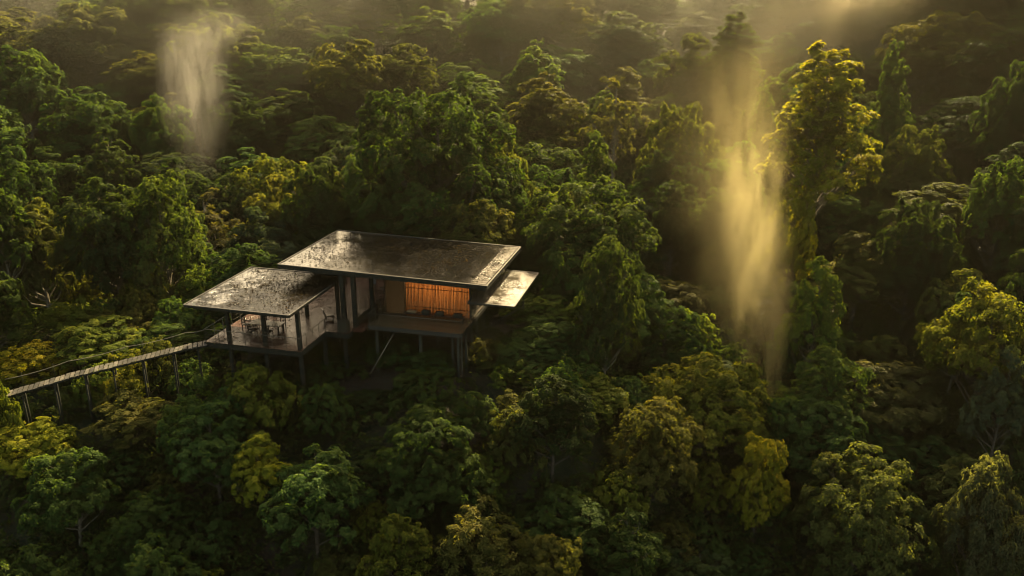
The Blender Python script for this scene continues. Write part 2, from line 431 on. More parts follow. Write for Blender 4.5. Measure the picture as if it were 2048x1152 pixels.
# decks
d = MB(); d.box(-7.9, 0.0, 0.0, 17.2, -0.16, 0.0); d.box(0.0, 1.9, 4.1, 17.2, -0.163, 0.0); d.box(1.9, 2.72, 4.9, 6.6, -0.166, -0.003)
terrace = d.build('terrace_deck', M_DECK, house); terrace['label'] = 'reddish rain wet deck of the open terrace'
e = MB()
e.box(-7.96, 0.06, -0.06, 0.0, -0.42, -0.02); e.box(-7.96, -7.9, 0.0, 17.2, -0.42, -0.02); e.box(0.0, 0.06, 0.0, 4.1, -0.42, -0.02)
e.box(0.06, 1.9, 4.04, 4.1, -0.42, -0.02); e.box(1.9, 1.96, 4.04, 4.9, -0.42, -0.02)
for a in (3.0, 6.5, 10, 13.5, 16.8): e.box(-7.85, 1.85 if a > 4.1 else -0.05, a, a + .14, -0.42, -0.165)
e.build('beam', M_TIMBER, terrace)
d = MB(); d.box(2.72, 10.45, 6.1, 14.4, -0.16, 0.02)
maindeck = d.build('main_deck', M_DECK2, house)
e = MB(); e.box(2.66, 10.52, 6.03, 6.1, -0.34, 0.0); e.box(10.45, 10.52, 6.1, 14.4, -0.34, 0.0); e.box(2.66, 2.72, 6.1, 14.4, -0.34, 0.0)
for a in (8.5, 11.5, 14.2): e.box(2.75, 10.4, a, a + .16, -0.40, -0.165)
e.build('beam', M_TIMBER, maindeck)
e = MB(); e.box(2.70, 10.54, 5.985, 6.028, -0.30, 0.035)
e.build('edge_board', M_TRIM, maindeck)

# posts (deck to roof) and stilts (ground to deck)
def gz(b, a): p = h2w(b, a); return float(ground_z(p.x, p.y))
def post(b, a, top, r=0.13, bottom=0.0, name='post', mat=None):
    m = MB(); m.box(b - r, b + r, a - r, a + r, bottom, top); m.build(name, mat or M_TIMBER, house, 0.015)
for b in (-6.0, -3.0, -0.2):
    post(b, 0.35, PL_LOW(b, .35) - .165, 0.14)
for b in (-6.0, -3.0, -0.2):
    post(b, 6.9, PL_LOW(b, 6.9) - .165, 0.13)
for b, a, r in ((1.05, 5.35, 0.17), (1.95, 5.45, 0.16), (2.3, 8.0, 0.14), (3.05, 9.3, 0.11), (-3.6, 15.4, 0.13), (0.8, 15.5, 0.13)):
    post(b, a, PL_MAIN(b, a) - .305, r)
for b in (11.4, 14.5):
    post(b, 9.6, PL_SIDE(b, 9.6) - .105, 0.07, 1.2)
for b, a in ((-6.0, .35), (-3.0, .35), (-0.2, .35), (-7.4, 5), (-4.0, 5), (-0.3, 4.4), (-7.4, 10), (-3.6, 10), (1.0, 5.35), (1.7, 10), (-7.4, 15.5), (-3.6, 15.5), (1.5, 15.5)):
    post(b, a, -0.165, 0.13, gz(b, a) - 0.6, 'stilt')
for b, a, r in ((10.0, 6.6, .10), (10.32, 6.45, .05), (10.3, 7.7, .08), (10.3, 9.2, .05), (10.3, 10.8, .07), (10.3, 12.6, .06), (6.8, 6.8, .12), (3.1, 6.8, .12), (3.1, 11, .12), (6.8, 11, .12), (9.2, 7.6, .08)):
    post(b, a, -0.165, r, gz(b, a) - 0.8, 'stilt', M_STILT)
m = MB(); m.tube([(4.9, 6.7, -0.2), (3.4, 4.4, -3.4)], 0.05); m.build('prop', M_STEEL, house)
m = MB(); m.tube([(14.3, 9.6, 1.3), (10.5, 9.6, -1.4)], 0.06); m.tube([(11.4, 9.6, 1.3), (10.5, 9.6, 0.2)], 0.05); m.build('roof_bracket', M_TIMBER, house)

# railings
def railing(pts, h=1.0, step=1.15, z=0.0, mat=None, t=1.0):
    m = MB()
    for p, q in zip(pts[:-1], pts[1:]):
        p, q = Vector((*p, z)), Vector((*q, z)); n = max(1, round((q - p).length / step))
        for i in range(n + 1):
            c = p.lerp(q, i / n); m.box(c.x - .02 * t, c.x + .02 * t, c.y - .02 * t, c.y + .02 * t, z, z + h - .026)
        d_ = (q - p).normalized() * .022
        m.tube([p - d_ + Vector((0, 0, h)), q + d_ + Vector((0, 0, h))], 0.027 * t, 6)
        for k in (0.33, 0.62):
            m.tube([p + Vector((0, 0, h * k)), q + Vector((0, 0, h * k))], 0.006, 4)
    m.build('railing', mat or M_STEEL, house)
railing([(-7.85, 0.05), (-7.85, 8.4)], mat=M_PLANK)
railing([(-7.85, 0.05), (-0.05, 0.05)])
railing([(-0.05, 0.05), (-0.05, 4.15), (1.05, 4.15)])
railing([(2.78, 6.2), (2.78, 11.0)])
railing([(2.78, 6.16), (10.38, 6.16), (10.38, 13.6)], step=1.9, t=.8)
m = MB(); m.box(1.78, 1.92, 5.65, 10.6, 0.002, 0.55); m.build('parapet', M_WALL, house, 0.01)
railing([(-7.85, 17.1), (1.85, 17.1)])

# the room behind the glowing bamboo screen
m = MB(); m.box(4.02, 4.14, 9.3, 14.2, 0.022, 4.25); m.box(10.12, 10.24, 9.3, 14.2, 0.022, 4.1); m.box(4.14, 10.12, 14.08, 14.2, 0.022, 4.1)
m.box(4.14, 10.12, 9.32, 14.08, 3.95, 4.03)
m.build('room_wall', M_WALL, house)
m = MB(); m.box(3.0, 4.6, 9.18, 9.30, 0.022, 4.2); m.build('blind_panel', M_BAMBOO, house)['label'] = 'unlit brown bamboo panel left of the glowing screen'
bl = MB(); bl.box(4.6, 10.12, 9.50, 9.51, 0.03, 3.9); blind = bl.build('blind', M_BLIND, house); blind['label'] = 'glowing amber paper blind behind bamboo slats'
s = MB(); x = 4.62
while x < 10.1:
    w = rnd.choice((0.022, 0.022, 0.024, 0.024, 0.034)); t_ = rnd.uniform(-.002, .002)
    s.tube([(x + t_, 9.24 + rnd.uniform(-.02, .02), 0.03), (x, 9.24, 2.0), (x - t_, 9.24 + rnd.uniform(-.02, .02), 4.15)], w, 6)
    x += w * 2 + rnd.choice((0.055, 0.06, 0.065, 0.07, 0.10))
screen = s.build('bamboo_screen', M_BAMBOO, house)
m = MB(); m.tube([(4.6, 9.16, 2.35), (10.12, 9.16, 2.35)], 0.03, 6); m.tube([(4.6, 9.16, 0.75), (10.12, 9.16, 0.75)], 0.025, 6)
m.build('batten', M_TIMBER, screen)
def room_lamp(b, a, z, energy, size):
    L = bpy.data.lights.new('room_lamp', 'POINT'); L.energy = energy; L.color = (1.0, 0.60, 0.29); L.shadow_soft_size = size
    o = bpy.data.objects.new('room_lamp', L); o.parent = house; o.location = (b, a, z); COL.objects.link(o)
for lb in (5.4, 6.7, 8.0, 9.3): room_lamp(lb, 10.9, 2.55, 27, 0.25)

# ------------------------------------------------------------------ furniture and loose things on the decks
def hthing(name, label, cat, b, a, z=0.0, rz=0.0, group=None):
    o = empty(name, h2w(b, a, z), YAW + rz); tag(o, label, cat, group); return o
t = hthing('low_bench', 'long low wooden bench at the foot of the glowing screen', 'bench', 7.3, 8.75, 0.022)
MB().box(-2.6, 2.6, -.25, .25, .30, .36).build('seat', M_FURN, t, .01)
for sx in (-2.45, 0, 2.45):
    MB().box(sx - .05, sx + .05, -.22, .22, 0, .30).build('leg', M_FURN, t)
def cushion(label, b, a, z, w, dpt, h, mat, group=None):
    m = MB(); n = 10; vs, fs = [], []
    for j in range(n + 1):
        for i in range(n + 1):
            x, y = i / n * 2 - 1, j / n * 2 - 1
            k = (1 - x ** 4) * (1 - y ** 4)
            vs.append((x * w / 2, y * dpt / 2, h * (0.35 + 0.65 * k ** 0.5)))
    b0 = len(vs)
    for j in range(n + 1):
        for i in range(n + 1):
            x, y = i / n * 2 - 1, j / n * 2 - 1
            k = (1 - x ** 4) * (1 - y ** 4); vs.append((x * w / 2, y * dpt / 2, h * 0.35 * (1 - k ** 0.5)))
    for j in range(n):
        for i in range(n):
            q = (j*(n+1)+i, j*(n+1)+i+1, (j+1)*(n+1)+i+1, (j+1)*(n+1)+i)
            fs.append(q); fs.append(tuple(reversed([k + b0 for k in q])))
    m.add(vs, fs, True)
    o = m.build('cushion', mat); o.location = h2w(b, a, z); o.rotation_euler = (0, 0, YAW + rnd.uniform(-.1, .1))
    tag(o, label, 'cushion', group)
cushion('tan seat cushion lying at the left end of the low bench', 5.4, 8.73, 0.385, .9, .45, .22, M_CUSHION, 'cushions on the low bench')
cushion('plump dark cushion next to the tan cushion on the low bench', 6.6, 8.73, 0.385, .75, .48, .34, M_DARKCLOTH, 'cushions on the low bench')
cushion('dark cushion at the middle of the low bench', 7.8, 8.73, 0.385, .75, .48, .30, M_DARKCLOTH, 'cushions on the low bench')
cushion('dark cushion nearest the right end of the low bench', 9.3, 8.73, 0.385, .8, .48, .26, M_DARKCLOTH, 'cushions on the low bench')

t = hthing('dining_table', 'long dark wet dining table under the lower roof', 'table', -4.35, 2.9)
MB().box(-1.35, 1.35, -.5, .5, .70, .76).build('table_top', M_FURN, t, .012)
for sx in (-1.2, 1.2):
    for sy in (-.38, .38): MB().box(sx - .05, sx + .05, sy - .05, sy + .05, 0, .70).build('leg', M_FURN, t)
def chair(label, b, a, rz):
    t = hthing('dining_chair', label, 'chair', b, a, 0, rz, 'chairs around the dining table')
    MB().box(-.26, .26, -.26, .26, .43, .48).build('seat', M_FURN, t, .01)
    m = MB()
    for k in range(4): m.box(-.25, .25, .23, .265, .58 + k * .11, .65 + k * .11)
    m.box(-.26, -.21, .22, .27, .48, 1.02); m.box(.21, .26, .22, .27, .48, 1.02); m.build('backrest', M_FURN, t)
    for sx in (-.22, .22):
        for sy in (-.22, .22): MB().box(sx - .025, sx + .025, sy - .025, sy + .025, 0, .43).build('leg', M_FURN, t)
    for sx in (-1, 1):
        m = MB(); m.box(sx * .27 - .025, sx * .27 + .025, -.24, .22, .66, .70); m.box(sx * .27 - .02, sx * .27 + .02, -.24, -.20, .43, .66); m.build('armrest', M_FURN, t)
chair('slatted dark armchair at the rear of the dining table, on its left', -5.2, 3.75, 0.05)
chair('slatted dark armchair at the rear of the dining table, on its right', -3.6, 3.8, -0.1)
chair('dark armchair with its back to the front railing, left of the table', -5.0, 2.0, math.pi + .1)
chair('dark armchair with its back to the front railing, right of the table', -3.7, 2.0, math.pi - .08)
chair('dark armchair at the left head of the dining table', -6.15, 2.95, math.pi / 2)

t = hthing('planter_box', 'tall dark planter box at the inner corner of the terrace railing', 'planter', 1.35, 4.5)
m = MB(); m.box(-.4, .4, -.3, -.24, 0.003, .85); m.box(-.4, .4, .24, .3, 0.003, .85); m.box(-.4, -.34, -.24, .24, 0.003, .85); m.box(.34, .4, -.24, .24, 0.003, .85)
m.build('box', M_WALL, t); MB().box(-.34, .34, -.24, .24, .6, .78).build('soil', M_GROUND, t)

def lounge(label, b, a, rz):
    t = hthing('lounge_chair', label, 'chair', b, a, 0, rz, 'lounge chairs on the open terrace')
    MB().box(-.32, .32, -.35, .30, .30, .40).build('seat', M_FURN, t, .02)
    MB().box(-.32, .32, .0, .10, 0, .62, Matrix.Translation((0, .26, .36)) @ Matrix.Rotation(-.3, 4, 'X')).build('backrest', M_FURN, t, .02)
    for sx in (-.28, .28):
        for sy in (-.3, .26): MB().box(sx - .03, sx + .03, sy - .03, sy + .03, 0, .30).build('leg', M_FURN, t)
lounge('dark lounge chair standing alone in the middle of the wet terrace', -0.9, 6.6, 2.2)
lounge('dark lounge chair at the far back of the terrace, left of two', -0.4, 14.3, 0.4)
lounge('dark lounge chair at the far back of the terrace, right of two', 0.9, 13.9, -0.5)

# ------------------------------------------------------------------ plank walkway
walk_pts = [Vector((-23.05, 57.75, -0.18)), Vector((-24.4, 57.3, -0.30)), at(255, 723, 56.2), at(140, 752, 54.9), at(14, 789, 53.4)]
walk = empty('plank_walkway', walk_pts[2] - Vector((0, 0, 2)))
tag(walk, 'narrow weathered plank walkway on thin posts climbing from the left to the terrace', 'walkway')
W0 = walk.location.copy()
def along(pts, step):
    out = []
    for p, q in zip(pts[:-1], pts[1:]):
        L = (q - p).length; n = max(1, round(L / step))
        for i in range(n): out.append((p.lerp(q, (i + .5) / n), (q - p).normalized(), L / n))
    return out
pl = MB()
for c, dr, L in along(walk_pts, 0.34):
    side = Vector((-dr.y, dr.x, 0)).normalized()
    c = c - W0; hw = 0.50 + rnd.uniform(-.05, .05); g = L * .5 - .03
    up = Vector((0, 0, .05)); tz = rnd.uniform(-.015, .015); sk = dr * rnd.uniform(-.02, .02)
    vs = []
    for h in (0, 1):
        for sx, sy in ((-1, -1), (1, -1), (1, 1), (-1, 1)):
            vs.append(c + dr * sx * g + side * sy * hw + up * h + Vector((0, 0, tz)) + sk * sy)
    pl.add(vs, ((0, 3, 2, 1), (4, 5, 6, 7), (0, 1, 5, 4), (1, 2, 6, 5), (2, 3, 7, 6), (3, 0, 4, 7)))
pl.build('plank_deck', M_WALKPLANK, walk)
for sgn in (-1, 1):
    m = MB(); pts = []
    for i, p in enumerate(walk_pts):
        dr = (walk_pts[min(i + 1, len(walk_pts) - 1)] - walk_pts[max(i - 1, 0)]).normalized()
        pts.append(p - W0 + Vector((-dr.y, dr.x, 0)) * sgn * .42 + Vector((0, 0, -.09)))
    m.tube(pts, 0.065, 6); m.build('beam', M_TIMBER, walk)
    rp = [p + Vector((0, 0, 1.1)) for p in pts]
    rope = []
    for p, q in zip(rp[:-1], rp[1:]):
        for i in range(6):
            t_ = i / 6; rope.append(p.lerp(q, t_) - Vector((0, 0, .12 * 4 * t_ * (1 - t_))))
    rope.append(rp[-1])
    if sgn == -1:
        # after the normal flip the far side of the walkway carries the rope
        m = MB(); m.tube(rope, 0.02, 5); m.build('handrail_rope', M_ROPE, walk)
        for c, dr, L in along(walk_pts, 2.4):
            sd = Vector((-dr.y, dr.x, 0)) * sgn * .52
            m = MB(); m.tube([c - W0 + sd, c - W0 + sd + Vector((0, 0, 1.12))], 0.025, 5); m.build('handrail_post', M_TIMBER, walk)
for c, dr, L in along(walk_pts, 2.2):
    for sgn in (-1, 1):
        p = c + Vector((-dr.y, dr.x, 0)) * sgn * .40
        g = float(ground_z(p.x, p.y)) - .5
        m = MB(); m.tube([(p.x - W0.x, p.y - W0.y, g - W0.z), (p.x - W0.x + rnd.uniform(-.05, .05), p.y - W0.y, p.z - .1 - W0.z)], 0.065, 6)
        m.build('post', M_TIMBER, walk)

# ------------------------------------------------------------------ trees
def unit(v): return v / np.maximum(np.linalg.norm(v, axis=-1, keepdims=True), 1e-9)
def leaf_mesh(name, P, D, N, L, W, tint):
    """one folded, drooping leaf blade per row"""
    S = unit(np.cross(D, N)); n = len(P)
    V = np.empty((n, 4, 3))
    V[:, 0] = P
    mid = P + D * (L * .48)[:, None]
    lift = np.cross(S, D) * (W * .22)[:, None]
    V[:, 1] = mid + S * (W * .5)[:, None] + lift
    V[:, 2] = P + D * L[:, None] - np.array([0, 0, 1.0]) * (L * .16)[:, None]
    V[:, 3] = mid - S * (W * .5)[:, None] + lift
    me = bpy.data.meshes.new(name)
    me.vertices.add(n * 4); me.vertices.foreach_set('co', V.reshape(-1).astype(np.float32))
    b = (np.arange(n) * 4)[:, None]
    idx = np.concatenate([b, b + 1, b + 2, b, b + 2, b + 3], 1).reshape(-1)
    me.loops.add(n * 6); me.loops.foreach_set('vertex_index', idx.astype(np.int32))
    me.polygons.add(n * 2); me.polygons.foreach_set('loop_start', (np.arange(n * 2) * 3).astype(np.int32))
    at_ = me.attributes.new('tint', 'FLOAT', 'FACE'); at_.data.foreach_set('value', np.repeat(tint, 2).astype(np.float32))
    me.update(calc_edges=True); me.validate()
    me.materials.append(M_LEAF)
    return me
def sprays(rg, P, N, nl, L, W, tint, tilt=(1.0, 1.75)):
    """rosettes of nl leaves around each twig end P with axis N"""
    m = len(P)
    P2 = np.repeat(P, nl, 0); N2 = np.repeat(N, nl, 0)
    E1 = unit(np.cross(N2, rg.normal(0, 1, N2.shape) * .01 + np.array([0.3, 0.9, 0.2]))); E2 = np.cross(N2, E1)
    ph = np.tile(np.arange(nl) * 2.399, m) + np.repeat(rg.uniform(0, 6.28, m), nl) + rg.normal(0, .25, m * nl)
    th = rg.uniform(*tilt, m * nl)
    D = N2 * np.cos(th)[:, None] + (E1 * np.cos(ph)[:, None] + E2 * np.sin(ph)[:, None]) * np.sin(th)[:, None]
    D[:, 2] -= .12; D = unit(D)
    LL = L * rg.uniform(.65, 1.2, m * nl); WW = W * rg.uniform(.75, 1.2, m * nl)
    P2 = P2 + D * (LL * .12)[:, None] + N2 * (rg.uniform(-.35, .25, m * nl) * L)[:, None]
    tt = np.clip(np.repeat(tint, nl) + rg.normal(0, .19, m * nl), 0, 1)
    return P2, D, unit(N2 + rg.normal(0, .25, N2.shape)), LL, WW, tt
PROTO = {}
def make_proto(key, seed, H, Rc, base, nlobe, lobe_r, per, nl, leafL, leafW, squash=.75, flat=0.0, taper=0.0, gaps=0.1, trunk_r=.14, lean=.3, tilt=(1.0, 1.75), inner=.2):
    """H height, Rc crown radius, base = height share where the crown starts, lobes = leaf clumps"""
    rg = np.random.default_rng(seed)
    ch = H * (1 - base); cz = H * base + ch * .5
    lob = []
    k = 0
    while len(lob) < nlobe and k < 4000:
        k += 1
        d_ = unit(rg.normal(0, 1, 3))
        if d_[2] < -.55: continue
        rr = rg.uniform(.45, 1.0) if rg.random() > .2 else rg.uniform(.1, .5)
        p = d_ * rr
        prof = 1.0 - taper * max(p[2], -1) * .8 if taper else 1.0
        if taper: prof = max(.12, min(1.15, 1.0 - taper * (p[2] * .5 + .5)))
        z = p[2]
        if flat: z = math.copysign(abs(z) ** (1 + flat), z)
        c = np.array([p[0] * Rc * .86 * prof, p[1] * Rc * .86 * prof, cz + z * ch * .5 * .9])
        r = lobe_r * Rc * rg.uniform(.62, 1.35) * (prof if taper else 1) ** .5
        if any(np.linalg.norm((c - q) / np.array([1, 1, squash])) < .62 * (r + s_) for q, s_ in lob) and k < 3000: continue
        lob.append((c, r))
    Ps, Ns, Ts = [], [], []
    for c, r in lob:
        out = c - np.array([0, 0, cz - ch * .2]); out = out / (np.linalg.norm(out) + 1e-6)
        ns = max(4, int(per / 6.0 * (r / (lobe_r * Rc)) ** 2 * rg.uniform(.75, 1.15)))
        sd = unit(rg.normal(0, 1, (ns * 3, 3)) + out * .35)
        sd = sd[(sd[:, 2] > -.35) | (rg.random(ns * 3) < .3)][:ns]
        lt = rg.uniform(.3, .7)
        srad = r * np.where(rg.random(len(sd)) < inner, rg.uniform(.25, .7, len(sd)), rg.uniform(.72, 1.22, len(sd)))
        for q_, (dd, rr_) in enumerate(zip(sd, srad)):
            k_ = rg.integers(4, 9); cs = c + dd * rr_ * np.array([1, 1, squash]); rs = r * rg.uniform(.16, .34)
            off = unit(rg.normal(0, 1, (k_, 3)) + dd * .5) * rg.uniform(.35, 1.0, (k_, 1))
            Ps.append(cs + off * rs * np.array([1, 1, .8]))
            Ns.append(unit(off * .7 + dd * np.array([1, 1, 1.2]) * .7 + out * .3 + np.array([0, 0, .45])))
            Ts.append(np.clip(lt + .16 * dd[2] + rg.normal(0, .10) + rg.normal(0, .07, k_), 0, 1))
    P, N, T = np.concatenate(Ps), np.concatenate(Ns), np.concatenate(Ts)
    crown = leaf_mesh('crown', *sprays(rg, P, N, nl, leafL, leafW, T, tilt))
    # trunk and limbs
    t = MB(); bend = rg.normal(0, lean, 2)
    def tp(f): return Vector((bend[0] * math.sin(f * 2.2), bend[1] * math.sin(f * 1.7 + .4), H * f))
    top = base + (1 - base) * .82
    fr = [0, .05, .2, .4, .6, .8, 1.0]
    t.tube([tp(f * top) - Vector((0, 0, .8 if f == 0 else 0)) for f in fr], [trunk_r * (1.5 - .5 * min(1, f * 12)) * (1 - .82 * f) for f in fr], 8, False)
    for c, r in lob:
        f0 = min(top * .97, max(base * .75, (c[2] - .45 * math.hypot(c[0], c[1]) - .1 * H) / H)); a = tp(f0); b_ = Vector(c)
        mid = a.lerp(b_, .5) + Vector((0, 0, -.06 * (b_ - a).length)) + Vector(rg.normal(0, .06, 3)) * (b_ - a).length
        r0 = trunk_r * max(.16, .5 * (1 - f0))
        t.tube([a, a.lerp(mid, .6), mid, mid.lerp(b_, .6), b_], [r0, r0 * .8, r0 * .6, r0 * .4, r0 * .2], 5, False)
        for q in range(4):
            e_ = b_ + Vector(unit(rg.normal(0, 1, 3) + np.array([0, 0, .5]))) * r * .85
            t.tube([mid.lerp(b_, .5), b_.lerp(e_, .4), e_], [r0 * .35, r0 * .22, r0 * .1], 4, False)
    tm = t.mesh('trunk'); tm.materials.append(M_BARK)
    PROTO[key] = (crown, tm, H, Rc)
# near trees: single leaves can be told apart
make_proto('round', 1, 8.0, 3.3, .10, 40, .25, 150, 8, 0.200, 0.093, .95)
make_proto('round2', 2, 8.0, 3.2, .08, 38, .27, 157, 8, 0.186, 0.083, .9)
make_proto('loose', 3, 8.5, 3.3, .14, 32, .24, 105, 8, 0.248, 0.120, .85, inner=.1)
make_proto('loose2', 4, 9.0, 3.2, .12, 36, .22, 93, 8, 0.234, 0.110, .9, taper=.3, inner=.1)
make_proto('bush', 5, 4.0, 2.3, .0, 26, .29, 101, 8, 0.186, 0.089, .85, trunk_r=.07)
make_proto('bush2', 6, 3.6, 2.4, .0, 22, .31, 109, 8, 0.172, 0.076, .8, trunk_r=.06)
make_proto('column', 16, 9.5, 2.7, .06, 40, .26, 123, 8, 0.206, 0.096, .95, taper=.5)
# middle distance
make_proto('dome', 7, 13., 5.8, .08, 64, .19, 121, 8, 0.320, 0.152, .9, trunk_r=.28)
make_proto('dome2', 8, 13., 5.4, .10, 56, .20, 118, 8, 0.320, 0.144, .85, trunk_r=.26)
make_proto('tall', 9, 16., 4.3, .14, 58, .22, 104, 8, 0.304, 0.136, .95, taper=.5, trunk_r=.24)
make_proto('great', 10, 18., 7.9, .08, 110, .155, 121, 8, 0.352, 0.160, .95, trunk_r=.42)
make_proto('spire', 11, 27., 6.2, .22, 84, .18, 75, 8, 0.368, 0.192, .95, taper=.62, trunk_r=.30, inner=.08)
make_proto('sparse', 18, 14., 3.6, .30, 24, .22, 34, 8, .34, .15, .8, taper=.3, trunk_r=.22, inner=.05)
# far slope
make_proto('layer', 12, 14., 6.4, .22, 54, .20, 121, 8, 0.400, 0.192, .85, flat=.12, trunk_r=.3)
make_proto('layer2', 13, 13., 6.0, .18, 48, .21, 121, 8, 0.400, 0.184, .9, flat=.08, trunk_r=.28)
make_proto('umbrella', 14, 15., 8.6, .45, 52, .17, 121, 8, 0.416, 0.200, .55, flat=.2, trunk_r=.34)
make_proto('billow', 15, 14., 5.7, .08, 52, .23, 121, 8, 0.400, 0.184, .85, trunk_r=.3)
make_proto('crest', 17, 17., 4.8, .15, 50, .23, 110, 8, 0.400, 0.184, .9, taper=.4, trunk_r=.28)

COLOURS = {   # leaf base colours
    'dark green': (.023, .037, .012), 'deep green': (.031, .053, .014), 'mid green': (.045, .074, .019), 'olive green': (.062, .069, .018),
    'yellow green': (.088, .104, .016), 'golden green': (.140, .144, .014), 'rust brown': (.062, .058, .017), 'grey green': (.056, .068, .034),
    'blue green': (.029, .046, .026), 'bright green': (.074, .104, .019)}
TREES = []      # dicts used for the labels afterwards
def plant(key, u, vtop, width, y, colour, name='tree', short=None, bark=(.07, .055, .04), zground=None, minh=1.5, maxh=40, jitter=1.0, label=None, rz=None, hshare=None):
    """stand a tree so that its crown top shows at (u, vtop); its foot is on the ground at depth y"""
    crown, tm, H, Rc = PROTO[key]
    top = at(u, vtop, y)
    g = float(ground_z(top.x, y)) if zground is None else zground
    h = top.z - g
    if h < minh: return None
    h = min(h, maxh)
    dep = project((top.x, y, g + h * .7))[2]
    r = min(width * dep / FPX * .5, .62 * h + .9)
    root = empty(name, (top.x, y, g), rnd.uniform(0, 6.28) if rz is None else rz)
    root.scale = (r / Rc, r / Rc, h / H)
    c = bpy.data.objects.new('crown', crown); t = bpy.data.objects.new('trunk', tm)
    col = COLOURS[colour]
    kv = 1 + rnd.uniform(-.16, .16) * jitter; kh = rnd.uniform(-.10, .10) * jitter
    c.color = (col[0] * kv * (1 + kh), col[1] * kv, col[2] * kv * (1 - kh), 1)
    t.color = (*bark, 1)
    for o in (t, c):
        COL.objects.link(o); o.parent = root
    TREES.append(dict(o=root, key=key, u=u, v=vtop, w=width, y=y, h=h, r=r, colour=colour, x=top.x, label=label, name=name))
    return root

